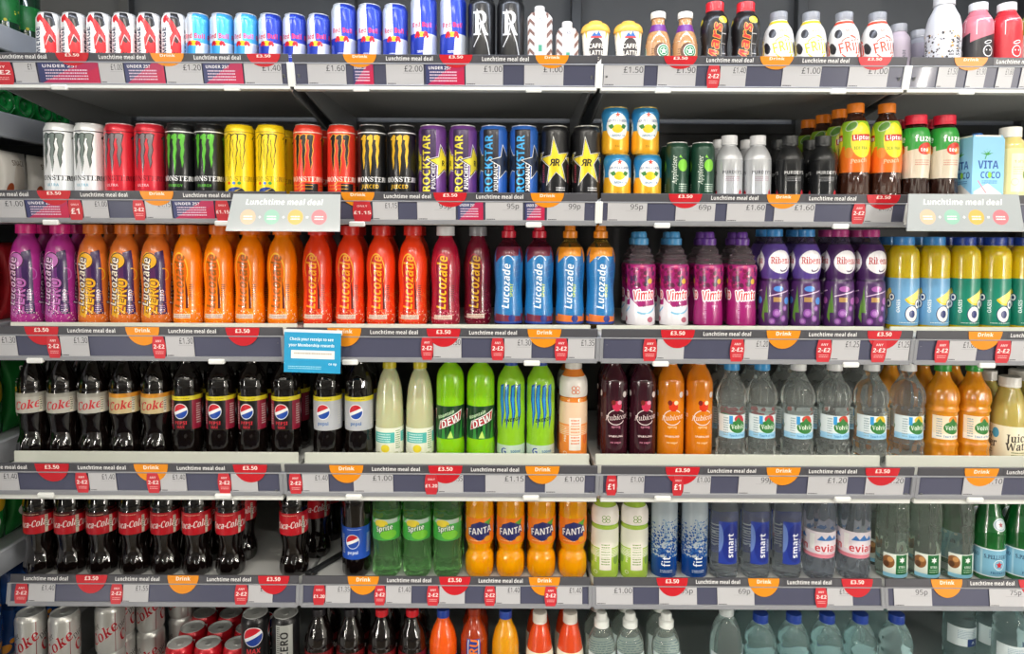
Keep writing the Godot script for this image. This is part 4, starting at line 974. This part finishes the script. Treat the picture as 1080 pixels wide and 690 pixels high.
func print_tickets():
	sheet = Image.create(2048, 1024, false, Image.FORMAT_RGBA8)
	sheet.fill(Color.WHITE)
	var a: Art
	for s in ["£1", "£1.00", "£1.10", "£1.15", "£1.20", "£1.25", "£1.30", "£1.35", "£1.40", "£1.50", "£1.55", "£1.60", "£1.90", "£2.00", "69p", "75p", "95p", "99p"]:
		a = Art.new(self, 82, 50, "c0c0c4", 512)
		a.text(s, 19, 39, 13, "2e2e34", 0, 0.9, 0, "n")
		a.rect(-38, 23, 38, 24, "c0c0c4"); a.fine(-4, 28, 36, 1, 3, "a8a8ae"); a.fine(-38, 4, -20, 1, 5, "4a4a50")
		cell(s, a)
	for s in ["£1 ", "£1.15 ", "£1.20 "]:
		a = Art.new(self, 30, 50, "c8323c", 300)
		a.text(s.strip_edges(), 0, 22, 14 if s == "£1 " else 8, "f6ecea"); a.text("ONLY", 0, 38, 4.5, "f2d0d0")
		cell(s, a)
	a = Art.new(self, 30, 50, "cc3640", 300)
	a.text("ANY", 0, 39, 5, "f6e0e0"); a.text("2-£2", 0, 27, 9, "f8f0ee"); a.fine(-9, 15, 9, 2, 4, "eab0b0")
	cell("any2", a)
	a = Art.new(self, 86, 50, "3f4470", 512)
	a.poly([-43, 0, 20, 50, 43, 50, 43, 0], "b8305c"); a.poly([-10, 0, 43, 40, 43, 0], "c42850")
	a.text("UNDER 25?", -12, 41, 7, "f4f0f6"); a.fine(-34, 30, 26, 4, 6.5, "e4cfe0")
	cell("under", a)
	for v in [["red", "c8202c", "£3.50"], ["orange", "e8901c", "Drink"]]:
		a = Art.new(self, 72, 44, v[1], 400)
		a.text(v[2], 0, 36, 9, "fbf3ea")
		cell(v[0], a)
	a = Art.new(self, 150, 18, "4c4c52", 700)
	a.text("Lunchtime meal deal", 0, 9.5, 9.5, "f0f0f0", 0, 1.0, 0, "b")
	cell("words", a)
	sheet_mat = StandardMaterial3D.new()
	sheet_mat.resource_name = "ticket_print"
	sheet_mat.albedo_texture = ImageTexture.create_from_image(sheet)
	sheet_mat.roughness = 0.32

func half_disc(w: float, top: float, drop: float) -> PackedVector2Array:
	var q := PackedVector2Array([Vector2(w / 2, top), Vector2(-w / 2, top)])
	for i in 17:
		var t := PI + PI * i / 16.0
		q.append(Vector2(cos(t) * w / 2, sin(t) * (top + drop)  + top))
	q.remove_at(16 + 2)
	q.remove_at(2)
	return q

func build_shelves():
	var deck_m := mat("c6c8c6", 0.45, 0.05)
	var edge_m := mat("d8dad6", 0.4)
	var slate := mat("4e5066", 0.3, 0.0, 0.3)
	var lip_m := mat("dde0d6", 0.35, 0.0, 0.2)
	var dark := mat("4c4c52", 0.45)
	var grey := mat("8e9096", 0.4)
	var white := mat("eceeec", 0.4)
	var steel := mat("8a8c8c", 0.4, 0.4)
	for row in range(1, 6):
		var rr = RAILS[row]
		var z: float = rr[0]
		var top := ray(629, rr[1], z).y
		var foot := ray(629, rr[2], z).y
		var hgt := top - foot
		var strip := 0.0175
		for m in range(-2, 3):
			var x0: float = MX + m * MW
			var x1 := x0 + MW
			if m == 2: continue
			var xc := (x0 + x1) / 2
			var names := ["by the corner", "under the left of the two cards", "beside the middle joint", "at the far end"]
			var lab: String = "%s drinks shelf with grey price rail and paper tickets, %s module" % [ROW_WORD[row], ["corner", "second", "third", "end"][m + 2]]
			var s := thing("drinks_shelf", lab, "shelf", Vector3(xc, deck_y[row] - 0.03, -z), "drinks shelves of the cabinet")
			var hw := MW / 2 - 0.004
			# deck with a folded front edge; its underside shows from below
			part(s, "deck", box(Vector3(-hw, 0.012, -(1.962 - z)), Vector3(hw, 0.03, -0.012), 0.002), deck_m)
			part(s, "front_edge", box(Vector3(-hw, foot - deck_y[row] + 0.026 if row < 3 else -0.012, -0.03), Vector3(hw, foot - deck_y[row] + 0.034 if row < 3 else 0.012, -0.008), 0.001), edge_m)
			for sx in [-1, 1]:
				part(s, "bracket", slab(PackedVector2Array([Vector2(0, 0.012), Vector2(-(1.962 - z), 0.012), Vector2(-(1.962 - z), -0.07 if row == 1 else -0.004), Vector2(-0.3, -0.05 if row == 1 else -0.004), Vector2(-0.03, -0.012 if row == 1 else -0.002)]), -0.002, 0.002), steel).rotation.y = -PI / 2
				s.get_child(-1).position.x = sx * (hw - 0.012)
				s.get_child(-1).scale = Vector3(-1, 1, 1) if false else Vector3.ONE
			if rr[4] > 0:
				var lz := 1.49
				var ly: float = ray(629, rr[1] - rr[4] + 3.0, lz).y - (deck_y[row] - 0.03)
				part(s, "lip", box(Vector3(-hw + 0.003, 0.028, -(lz - z) - 0.004), Vector3(hw - 0.003, ly, -(lz - z)), 0.0015), lip_m, "white plastic lip in front of the bottles")
			# the tilted rail: origin at its top edge
			var rail := part(s, "price_rail", box(Vector3(-hw, -hgt, -0.004), Vector3(hw, -strip, 0.0), 0.001), slate, "slate grey ticket rail")
			rail.position = Vector3(0, top - (deck_y[row] - 0.03), 0.004)
			rail.rotation.x = deg_to_rad(rr[3])
			part(rail, "promotion_strip", box(Vector3(-hw, -strip, -0.003), Vector3(hw, 0, 0.0015), 0.0006), dark)
			part(rail, "rail_lip", box(Vector3(-hw, -hgt - 0.004, -0.004), Vector3(hw, -hgt + 0.006, 0.004), 0.001), grey)
			part(rail, "rail_lip", box(Vector3(-hw, -strip - 0.003, 0), Vector3(hw, -strip, 0.0035), 0.0008), grey)
			for sx in [-1, 1]: part(rail, "end_cap", box(Vector3(sx * hw - 0.004, -hgt, -0.005), Vector3(sx * hw + 0.004, -strip, 0.0045), 0.001), white if row == 1 or row == 2 else grey)
			var to_x := func(px): return ray(px, rr[1] + 14.0, z).x - xc
			var tabs: Array = TABS[row]
			for i in tabs.size():
				var x: float = to_x.call(tabs[i][0])
				if absf(x) < hw - 0.01:
					var wd := 0.071
					var q := half_disc(wd, 0.0, {1: 0.027, 2: 0.031}.get(row, 0.040))
					part(rail, "promotion_tab", slab(q, 0.0018, 0.003, cells[["red", "orange"][tabs[i][1]]]), sheet_mat, ["red tab with a price", "orange tab reading drink"][tabs[i][1]])
				# words between this tab and the next
				for d in [[-52.0 if row != 5 else -48.0, i == 0], [52.0 if row != 5 else 48.0, true]]:
					if not d[1]: continue
					var wx: float = to_x.call(tabs[i][0] + d[0])
					if absf(wx) < hw - 0.055: part(rail, "promotion_words", box(Vector3(wx - 0.056, -strip + 0.001, 0.001), Vector3(wx + 0.056, -0.001, 0.0021), 0.0, cells["words"]), sheet_mat)
			# tabs and tickets sit in local x
			var k := 0
			for c in rail.get_children():
				if c.name.begins_with("promotion_tab"): 
					var xs := []
					for t in tabs:
						var x: float = to_x.call(t[0])
						if absf(x) < hw - 0.01: xs.append(x)
					c.position.x = xs[k]; k += 1
			for t in TICKETS[row]:
				var a: float = to_x.call(t[0])
				var b: float = to_x.call(t[1])
				var mid := (a + b) / 2
				if absf(mid) > hw: continue
				a = maxf(a, -hw + 0.004); b = minf(b, hw - 0.004)
				var red: bool = t[2] == "any2" or t[2].ends_with(" ")
				var face := box(Vector3(a, -hgt + 0.004, 0.0016), Vector3(b - 0.001, -strip - 0.002, 0.0026), 0.0, cells[t[2]])
				if red:
					var hh := hgt - strip - 0.004
					var q := PackedVector2Array()
					for i in 7: q.append(Vector2(a + 0.003 * (1 - sin(PI * i / 6.0)), -hgt + 0.002 + hh * i / 6.0))
					for i in 7: q.append(Vector2(b - 0.001 + 0.004 * sin(PI * i / 6.0) - 0.003, -strip - 0.002 - hh * i / 6.0))
					face = slab(q, 0.003, 0.0042, cells[t[2]])
				part(rail, "offer_tag" if red else ("age_notice" if t[2] == "under" else "price_ticket"), face, sheet_mat)
			for px in CLIPS[row]:
				var x: float = ray(px, rr[2], z).x - xc
				if absf(x) < hw - 0.02: part(rail, "clip", box(Vector3(x - 0.017, -hgt - 0.009, -0.002), Vector3(x + 0.017, -hgt + 0.002, 0.009), 0.002), white, "small white plastic clip")

func build_signs():
	var a := Art.new(self, 250, 74, "a6acae", 700)
	a.text("Lunchtime meal deal", 0, 58, 11, "f6f8f8", 0, 1.1, 0.15)
	for v in [[-78, "dcb89a"], [-26, "90c0ac"], [26, "dcb058"], [78, "d07880"]]: a.ell(v[0], 28, 17, 15, v[1]); a.fine(v[0] - 10, 28, v[0] + 10, 2, 5, "f8f6f4")
	for x in [-52, 0, 52]: a.text("+" if x < 52 else "=", x, 28, 9, "f8f8f8")
	var m := printed(a, 0.3, 0.0, 0.2)
	for v in [[302.0, 242.0, 362.0, "over the yellow and orange cans' shelf edge"], [1015.0, 953.0, 1076.0, "below the blue coconut water carton"]]:
		var p := ray(v[0], 205, 1.368)
		var w: float = (v[2] - v[1]) / F * 1.385
		var s := thing("meal_deal_sign", "white acrylic meal deal sign with pale circles, " + v[3], "sign", p, "white shelf edge signs")
		var q := PackedVector2Array([Vector2(-w * 0.455, 0), Vector2(w * 0.47, 0), Vector2(w * 0.48, -0.078), Vector2(-w * 0.5, -0.078)])
		part(s, "panel", slab(q, -0.0015, 0.0015, Rect2(0, 0, 1, 1)), m)
		part(s, "hook", box(Vector3(-w * 0.4, -0.006, -0.012), Vector3(w * 0.4, -0.003, -0.001)), mat("dfe4e4", 0.2))
		s.rotation.x = deg_to_rad(-12)
	a = Art.new(self, 122, 86, "2a9ccc", 512)
	a.text("Check your receipt to see", -2, 72, 6.2, "f2fafc", 0, 0.9); a.text("your Membership rewards", -2, 59, 6.2, "f2fafc", 0, 0.9)
	a.rect(-46, 30, 48, 48, "e8ecea"); a.fine(-40, 40, 42, 1, 6, "b8a89c"); a.fine(-52, 12, 20, 2, 4, "9ad8ec"); a.text("co op", 44, 20, 5, "e8f6fa")
	var p2 := ray(330, 351, 1.372)
	var c := thing("membership_card", "bright blue card with white print hanging from the third shelf edge", "sign", p2)
	var w2 := 60.0 / F * 1.372
	part(c, "card", box(Vector3(-w2 / 2, -0.084, -0.001), Vector3(w2 / 2, 0, 0.001), 0.0, Rect2(0, 0, 1, 1)), printed(a, 0.3))
	part(c, "sleeve", box(Vector3(-w2 / 2 - 0.002, -0.004, -0.0025), Vector3(w2 / 2 + 0.002, 0.006, -0.0012)), mat("dfe6ea", 0.2))
	c.rotation.z = deg_to_rad(-1.5)

func build_room():
	var floor_m := mat("9a958c", 0.3)
	var n := FastNoiseLite.new(); n.seed = 4; n.frequency = 0.02; n.fractal_octaves = 4
	var nt := NoiseTexture2D.new(); nt.noise = n; nt.width = 512; nt.height = 512; nt.seamless = true
	var ramp := Gradient.new(); ramp.set_color(0, Color.html("8f8a82")); ramp.set_color(1, Color.html("a8a49c")); nt.color_ramp = ramp
	floor_m.albedo_texture = nt; floor_m.uv1_triplanar = true; floor_m.uv1_world_triplanar = true
	var wall_m := mat("d8d7d2", 0.7)
	struct("floor", Vector3(-4.2, -0.1, -2.6), Vector3(4.2, 0, 2.6), floor_m)
	struct("ceiling", Vector3(-4.2, 3.0, -2.6), Vector3(4.2, 3.1, 2.6), mat("d8d8d4", 0.8))
	struct("wall_back", Vector3(-4.2, 0, -2.6), Vector3(4.2, 3.0, -2.5), wall_m)
	struct("wall_front", Vector3(-4.2, 0, 2.5), Vector3(4.2, 3.0, 2.6), wall_m)
	struct("wall_left", Vector3(-4.2, 0, -2.5), Vector3(-4.1, 3.0, 2.5), wall_m)
	struct("wall_right", Vector3(4.1, 0, -2.5), Vector3(4.2, 3.0, 2.5), wall_m)
	# ceiling lamps along the aisle
	for v in CEILING_LAMPS:
		var l := thing("ceiling_lamp", "long white ceiling light over the aisle", "lamp", Vector3(v.x, 2.99, v.z), "ceiling lights of the aisle")
		part(l, "housing", box(Vector3(-0.62, -0.04, -0.09), Vector3(0.62, 0, 0.09), 0.004), mat("e4e4e2", 0.5))
		var g := StandardMaterial3D.new()
		g.albedo_color = Color.WHITE; g.emission_enabled = true; g.emission = Color.html("fff8ec"); g.emission_energy_multiplier = 3.0
		part(l, "light_diffuser", box(Vector3(-0.6, -0.05, -0.075), Vector3(0.6, -0.04, 0.075), 0.002), g)

func build_freezer():
	# across the aisle, behind the camera: an upright freezer with lamps in its door posts
	var c := thing("upright_freezer", "row of glass door freezers across the aisle with lit door posts", "freezer", Vector3(0.1, 0, FREEZER_Z))
	var white := mat("d4d6d6", 0.45)
	part(c, "body", box(Vector3(-3.9, 0.0, 0.55), Vector3(3.9, 2.2, 0.6), 0.01), white)
	part(c, "base", box(Vector3(-3.9, 0.0, 0.0), Vector3(3.9, 0.3, 0.55), 0.01), mat("8a8c8e", 0.5))
	part(c, "header", box(Vector3(-3.9, 2.05, 0.0), Vector3(3.9, 2.2, 0.55), 0.01), white)
	for y in [0.7, 1.1, 1.5]: part(c, "shelf", box(Vector3(-3.88, y, 0.08), Vector3(3.88, y + 0.02, 0.55)), white)
	for i in FREEZER_LAMPS.size(): part(c, "door_post", box(Vector3(FREEZER_LAMPS[i] - 0.1 - 0.03, 0.3, 0.0), Vector3(FREEZER_LAMPS[i] - 0.1 + 0.03, 2.05, 0.06), 0.004), mat("3a3c3e", 0.4))
	for i in FREEZER_LAMPS.size():
		var l := thing("freezer_lamp", "upright white lamp strip on a freezer door post", "lamp", Vector3(FREEZER_LAMPS[i], 0.44, FREEZER_Z - 0.012), "lamps of the freezer doors")
		part(l, "holder", box(Vector3(-0.02, -0.01, 0.0), Vector3(0.02, 1.53, 0.011), 0.003), mat("d8dada", 0.4))
		var g := StandardMaterial3D.new()
		g.albedo_color = Color.WHITE; g.emission_enabled = true; g.emission = Color.html("fff9f0"); g.emission_energy_multiplier = 4.0
		part(l, "light_tube", box(Vector3(-0.012, 0.01, -0.02), Vector3(0.012, 1.51, 0.0), 0.003), g)

func build_cabinet():
	var x0 := MX - 2 * MW
	var x1 := MX + 2 * MW
	var inner := mat("58595a", 0.55, 0.1)
	var outer := mat("c4c6c6", 0.45)
	var c := thing("refrigerated_cabinet", "open refrigerated drinks cabinet with dark grey back wall", "cabinet", Vector3((x0 + x1) / 2, 0, -2.0))
	var hw := (x1 - x0) / 2
	part(c, "back_panel", box(Vector3(-hw - 0.75, 0.2, -0.06), Vector3(hw, 2.3, 0.0)), inner)
	part(c, "base", box(Vector3(-hw, 0.0, -0.06), Vector3(hw, deck_y[6] - 0.03, 0.62), 0.01), outer)
	part(c, "well_floor", box(Vector3(-hw, deck_y[6] - 0.03, 0.0), Vector3(hw, deck_y[6] - 0.0015, 0.6), 0.002), mat("a4acac", 0.4, 0.05))
	part(c, "front_sill", box(Vector3(-hw, deck_y[6] - 0.03, 0.6), Vector3(hw, deck_y[6] + 0.05, 0.63), 0.004), outer)
	part(c, "canopy", box(Vector3(-hw, 2.24, -0.06), Vector3(hw, 2.4, 0.78), 0.01), outer)
	part(c, "canopy_valance", box(Vector3(-hw, 2.16, 0.75), Vector3(hw, 2.24, 0.78), 0.003), outer)
	part(c, "end_panel", box(Vector3(hw + 0.002, 0.0, -0.06), Vector3(hw + 0.03, 2.4, 0.62), 0.004), outer)
	for k in 5: part(c, "upright", box(Vector3(-hw + k * MW - 0.015, 0.3, 0.0), Vector3(-hw + k * MW + 0.015, 2.2, 0.03), 0.002), mat("4c4d4e", 0.4, 0.4))
	for y in [1.76, 1.48, 1.18, 0.9]: part(c, "air_duct_rib", box(Vector3(-hw, y, 0.0), Vector3(hw, y + 0.03, 0.018), 0.003), inner)
	# the lamp behind the valance
	var l := thing("cabinet_lamp", "long white lamp tube under the cabinet canopy", "lamp", Vector3((x0 + x1) / 2, 2.2, LAMP_Z))
	part(l, "holder", box(Vector3(-hw + 0.02, 0.012, -0.03), Vector3(hw - 0.02, 0.04, 0.03), 0.003), mat("e2e4e4", 0.4))
	var g := StandardMaterial3D.new()
	g.albedo_color = Color.WHITE; g.emission_enabled = true; g.emission = Color.html("eef6ff"); g.emission_energy_multiplier = 6.0
	part(l, "light_tube", box(Vector3(-hw + 0.03, -0.004, -0.012), Vector3(hw - 0.03, 0.012, 0.012), 0.003), g)

func build_corner():
	# the next cabinet stands at a right angle; only a strip of it shows beside the end of the shelves
	var x := MX - 2 * MW - 0.06
	var c := thing("corner_cabinet", "grey shelves of the cabinet round the corner, left of the cola shelves".replace("left of", "beside"), "cabinet", Vector3(x, 0, -1.5))
	var grey := mat("9a9ea2", 0.4, 0.1)
	part(c, "back_panel", box(Vector3(-0.62, 0.1, -0.49), Vector3(-0.58, 2.3, 1.2)), mat("3a3b3c", 0.5))
	part(c, "base", box(Vector3(-0.6, 0, -0.49), Vector3(-0.005, 0.4, 1.2), 0.01), mat("c4c6c6", 0.45))
	var ys := [1.94, 1.735, 1.53, 1.24, 0.96, 0.70]
	for y in ys:
		var sh := part(c, "shelf", box(Vector3(-0.58, y - 0.02, -0.49), Vector3(-0.01, y, 1.2), 0.003), grey)
		part(sh, "shelf_edge", box(Vector3(-0.012, y - 0.055, -0.49), Vector3(0.0, y + 0.004, 1.2), 0.003), mat("a8acb4", 0.35))
	# green bottles lying with their feet to the aisle
	var a := art(32, 60, "1f7a3a")
	a.specks(60, -100, 0, 100, 60, 1, 4, ["2f9a4c", "d8c83a", "14602c"], 2)
	var m := mat("0c6a2c", 0.06, 0.0, 1.0)
	var prof := curve([0, 4, 14, 6, 22, 0, 29, 2, 32, 12, 32, 120, 28, 160, 18, 200, 14, 220, 14, 236, 0, 236])
	var body := lathe(prof, 0, 236)
	for j in 2:
		for i in 5:
			var o := thing("green_soda_bottle", "green soda bottle lying on the corner cabinet shelf", "bottle", Vector3(x - 0.012, ys[1] + 0.034 + j * 0.058, -1.80 + i * 0.067 + j * 0.033), "green bottles lying round the corner")
			part(o, "body", body, m)
			part(o, "label", sleeve(prof, 60, 110), printed(a, 0.4) if i + j == 0 else get_node("green_soda_bottle/label").material_override)
			o.rotation.z = PI / 2
	for i in 3:
		var o := thing("dark_soda_bottle", "dark green soda bottle standing on the high corner shelf", "bottle", Vector3(x - 0.06, ys[0] + 0.001, -1.74 + i * 0.075), "dark green bottles round the corner")
		part(o, "body", lathe(curve([0, 2, 26, 0, 31, 6, 32, 20, 32, 120, 28, 150, 18, 180, 14, 200, 0, 201])), mat("123a24", 0.08, 0, 0.8))
		part(o, "label", lathe(mm([32.2, 30, 32.7, 31, 32.7, 90, 32.2, 91]), 30, 91), get_node("green_soda_bottle/label").material_override)
	var pa := Art.new(self, 150, 130, "e6e2dc", 300)
	pa.ell(0, 60, 30, 40, "d8cfc4"); pa.ell(-40, 30, 14, 18, "a8502c"); pa.text("SNACK", 0, 100, 14, "7a6a5c"); pa.ell(50, 20, 12, 8, "d8a030")
	var pm := printed(pa, 0.3)
	for i in 4:
		var o := thing("snack_pouch", "white filled snack pouch standing on the corner cabinet shelf", "bag", Vector3(x - 0.05, ys[2] + 0.001, -1.76 + i * 0.10), "white pouches round the corner")
		part(o, "pouch", pillow(0.095, 0.125, 0.05), pm)
		o.rotation.y = PI / 2
	for v in [[3, "b8202a", "red filled bag standing low on the corner cabinet shelf", "red_bag", "red bags round the corner"], [4, "1f7a34", "glossy green filled bag on the corner cabinet shelf", "green_bag", "green bags round the corner"], [5, "1c7030", "deep green filled bag on the lower corner shelf", "green_bag", "deep green bags round the corner"]]:
		var ba := Art.new(self, 150, 200, v[1], 300)
		ba.ell(10, 120, 40, 30, "e0b428"); ba.ell(-20, 60, 34, 20, "e8e4dc"); ba.text("CRISPS", 0, 160, 16, "f4f0e8")
		var bm: Material = printed(ba, 0.22, 0.2) if v[0] < 5 else get_node("green_bag/bag").material_override
		for i in 4:
			var o := thing(v[3], v[2], "bag", Vector3(x - 0.06, ys[v[0]] + 0.001, -1.80 + i * 0.12), v[4])
			part(o, "bag", pillow(0.115, 0.19, 0.07), bm)
			o.rotation.y = PI / 2
	var bl := Art.new(self, 150, 240, "1c3f78", 300)
	bl.specks(40, -70, 10, 70, 230, 3, 12, ["2a5aa0", "163058", "d89030"], 6); bl.text("ICE", 0, 160, 30, "dfe8f0")
	var blm := printed(bl, 0.25, 0.1)
	for i in 4:
		var o := thing("blue_bag", "dark blue filled bag on the lowest corner cabinet shelf", "bag", Vector3(x - 0.05, 0.401, -1.78 + i * 0.13), "blue bags round the corner")
		part(o, "bag", pillow(0.125, 0.24, 0.08), blm)
		o.rotation.y = PI / 2

func stock():
	# row, kind, places across the photograph, rows behind
	line(1, "merge", [52.5, 78.5, 105.5, 132, 158, 184], 0)
	line(1, "bull_pale", [209, 234.5, 260]); line(1, "bull", [285.5, 311, 336.5]); line(1, "bull_mid", [363, 390, 417]); line(1, "bull_tall", [447, 478])
	line(1, "black_r", [508, 538.5]); line(1, "shake", [569]); line(1, "shake_small", [598]); line(1, "latte", [628, 662.5]); line(1, "frappe", [694, 722.5]); line(1, "mars", [753.5, 786])
	line(1, "cow_yellow", [821, 855]); line(1, "cow_red", [890, 925]); line(1, "spotted", [995]); line(1, "smooth_pink", [1031]); line(1, "smooth_red", [1061]); line(1, "smooth_green", [1091])
	place("grey_pink", 1, 948, 0, 0.0, 0.075); place("grey_dark", 1, 969, 0, 0.0, 0.12)
	line(2, "claw_white", [64, 95.5]); line(2, "claw_red", [127, 158.5]); line(2, "claw_green", [191, 221.5]); line(2, "claw_yellow", [253, 285.5], 1); line(2, "claw_orange", [325, 360.5], 1); line(2, "claw_gold", [392.5, 424])
	line(2, "star_purple", [456.5, 488.5]); line(2, "star_blue", [520.5, 552.5]); line(2, "star_black", [585, 618.5], 1)
	line(2, "lemon", [651, 683]); place("lemon", 2, 648.5, 0, 0.1055); place("lemon", 2, 680, 0, 0.1055)
	line(2, "apple", [714, 741], 1); line(2, "purd", [769, 799], 1); line(2, "purd_dark", [833, 868], 1)
	line(2, "tea_orange", [901, 934]); for i in 3: place("tea_orange", 2, 900.5 - i * 3, i + 1)
	line(2, "tea_red", [965, 995], 1); line(2, "coco", [1030]); line(2, "pale_juice", [1065, 1095])
	line(3, "luco_purple", [29, 65], 1); line(3, "luco_tropic", [99.5, 132.5, 165.5], 1); line(3, "luco_orange", [199, 231.5, 264, 298], 1); line(3, "luco_red", [335, 369.5, 402, 435.5], 1); line(3, "luco_cherry", [470]); place("luco_dark", 3, 504, 0, 0, 0.03)
	line(3, "sport_red", [536.5, 568.5]); line(3, "sport_orange", [601, 633]); line(3, "vim_white", [676, 711], 1); line(3, "vim_purple", [747, 782], 1)
	line(3, "rib_blue", [816, 849.5], 1); line(3, "rib_pink", [885, 917.5], 1); line(3, "oasis_light", [952, 984], 1); line(3, "oasis_green", [1016, 1048, 1080], 1)
	line(4, "diet_bottle", [35, 67, 99.5], 1); line(4, "diet_gold_bottle", [132.5, 165.5], 1); line(4, "pepsi_max", [198, 233.5, 267, 302], 1); line(4, "pepsi_diet", [346, 379], 1)
	line(4, "lemon_water", [411, 443]); line(4, "dew", [475, 507]); line(4, "energise", [539, 570]); line(4, "protein_peach", [604.5], 1)
	line(4, "rub_dark", [647.5, 677.5], 1); line(4, "rub_orange", [707, 737], 1); line(4, "vol_berry", [771, 803], 1); line(4, "vol_straw", [841, 879], 1); line(4, "vol_lemon", [918, 956.5]); line(4, "vol_juicy", [993, 1026], 1)
	place("vol_juicy", 4, 957, 1); place("vol_lemon", 4, 918, 1)
	line(4, "juicy_water", [1064, 1100], 1)
	line(5, "coke_dark_bottle", [42, 74.5, 108], 1); line(5, "coke_bottle", [142, 175, 208, 243], 1); line(5, "coke_bottle", [310]); place("coke_bottle", 5, 294, 1, 0, 0.05); place("coke_bottle", 5, 322, 1, 0, 0.02); place("coke_bottle", 5, 326, 2, 0, 0.02)
	line(5, "pepsi_blue", [376]); place("pepsi_blue", 5, 363, 1, 0, 0.03)
	line(5, "sprite", [408, 440, 472], 1); line(5, "fanta", [506, 538.5, 571, 604], 1); line(5, "protein_lime", [638, 669], 1); line(5, "fit", [700.5, 732.5], 1); line(5, "smart", [764, 797, 830], 1)
	line(5, "evian", [864, 900.5], 1); line(5, "spring", [941, 975, 1009], 1); line(5, "pelle", [1043, 1076], 1)
	# bottom well
	for x in [34, 69]:
		for k in 2: place("diet_can", 6, x, 0, k * 0.1151)
	for v in [[106, 0.6, 2], [100, 1.6, 2], [128, 1.9, 2], [150, 2.8, 2]]:
		for k in v[2]:
			var o := place("diet_can", 6, v[0], 1, k * 0.1151, 0.0)
			o.position.z = -PZ - v[1] * 0.068
	for j in 4:
		for i in 3 if j < 2 else 2: place("coke_can", 6, 175 + i * 31.5, j + 1, 0.0, -0.002)
	for k in 2: place("max_can", 6, 270, 0, k * 0.1154); place("zero_can", 6, 302, 0, k * 0.1154)
	for k in 2: place("max_can", 6, 272, 1, k * 0.1154)
	line(6, "zero_small", [337, 370], 1); line(6, "coke_small", [403, 435], 1); line(6, "bru_blue", [467.5]); line(6, "bru", [500], 1); line(6, "amber", [533])
	line(6, "red_juice", [569, 601], 1); line(6, "sport_water", [634, 664, 702], 1); line(6, "tall_water", [765]); line(6, "big_water", [801, 836, 871, 906, 944], 1)
	place("big_water", 6, 1090, 1); place("big_water", 6, 1058, 2); place("big_water", 6, 1094, 2)
	# a loose divider lies on the fifth shelf, in the gap between the cola bottles
	var d := thing("shelf_divider", "black plastic divider bar lying in the gap on the fifth shelf", "divider", Vector3(ray(336, 600, 1.53).x, deck_y[5] + 0.007, -1.57))
	part(d, "bar", box(Vector3(-0.006, -0.006, -0.09), Vector3(0.006, 0.006, 0.05), 0.002), mat("202224", 0.4))
	part(d, "foot", box(Vector3(-0.012, -0.006, 0.03), Vector3(0.012, 0.004, 0.05), 0.002), mat("202224", 0.4))
	d.rotation.y = deg_to_rad(-28)

const LAMP_Z := -1.31
const CEILING_LAMPS := [Vector3(-1.5, 0, 0.5), Vector3(0.2, 0, 0.5), Vector3(1.9, 0, 0.5), Vector3(-1.5, 0, 1.9), Vector3(0.2, 0, 1.9), Vector3(1.9, 0, 1.9)]
const FREEZER_LAMPS := [-3.4, -2.6, 2.8, 3.6]
const FREEZER_Z := 1.72

func _ready():
	rng.seed = 11
	ts = TextServerManager.get_primary_interface()
	# ---- camera
	var cam := Camera3D.new()
	cam.name = "camera"
	add_child(cam)
	cam_basis = Basis(Vector3(1, 0, 0), deg_to_rad(-PITCH)) * Basis(Vector3(0, 0, 1), deg_to_rad(ROLL))
	cam.transform = Transform3D(cam_basis, EYE)
	cam.near = 0.05; cam.far = 50.0
	cam.projection = Camera3D.PROJECTION_FRUSTUM
	cam.size = 690.0 / F * cam.near
	cam.frustum_offset = Vector2(0, -(345.0 - CEN_Y) / F * cam.near)
	cam.current = true
	# ---- light
	var env := Environment.new()
	env.background_mode = Environment.BG_COLOR
	env.background_color = Color.html("0c0c0c")
	env.tonemap_mode = Environment.TONE_MAPPER_LINEAR
	env.tonemap_exposure = 0.94
	env.sdfgi_enabled = true; env.ssao_enabled = true; env.ssil_enabled = true
	var we := WorldEnvironment.new()
	we.name = "environment"; we.environment = env
	add_child(we)
	var strip := AreaLight3D.new()
	strip.name = "cabinet_light"
	add_child(strip)
	strip.area_size = Vector2(2.6, 0.03)
	strip.area_normalize_energy = true
	strip.position = Vector3(MX, 2.193, LAMP_Z)
	strip.rotation = Vector3(deg_to_rad(-72), 0, 0)
	strip.light_color = Color.html("e2ecff"); strip.light_energy = 0.85
	strip.area_range = 8.0; strip.shadow_enabled = true
	for v in CEILING_LAMPS:
		var a := AreaLight3D.new()
		a.name = "ceiling_light"
		add_child(a, true)
		a.area_size = Vector2(1.2, 0.15); a.area_normalize_energy = true
		a.position = Vector3(v.x, 2.935, v.z); a.rotation = Vector3(deg_to_rad(-90), 0, 0)
		a.light_color = Color.html("fff9ee"); a.light_energy = 2.6
		a.area_range = 10.0; a.shadow_enabled = true
	for x in FREEZER_LAMPS:
		var v := AreaLight3D.new()
		v.name = "freezer_light"
		add_child(v, true)
		v.area_size = Vector2(0.03, 1.5); v.area_normalize_energy = true
		v.position = Vector3(x, 1.2, FREEZER_Z - 0.05)
		v.light_color = Color.html("fff9f0"); v.light_energy = 4.2
		v.area_range = 8.0; v.shadow_enabled = true
	# ---- the place and what stands in it
	for r in range(1, 7): deck_y.append(ray(629, BASE[r], PZ + DZ[r]).y)
	print_tickets()
	build_room()
	build_freezer()
	build_cabinet()
	build_shelves()
	make_kinds()
	for k in kinds:
		var wide := 0.0
		for c in kinds[k].get_children(): wide = maxf(wide, c.mesh.get_aabb().size.x)
		kinds[k].set_meta("girth", wide)
	stock()
	tell_apart()
	build_signs()
	build_corner()
	for k in kinds: kinds[k].free()
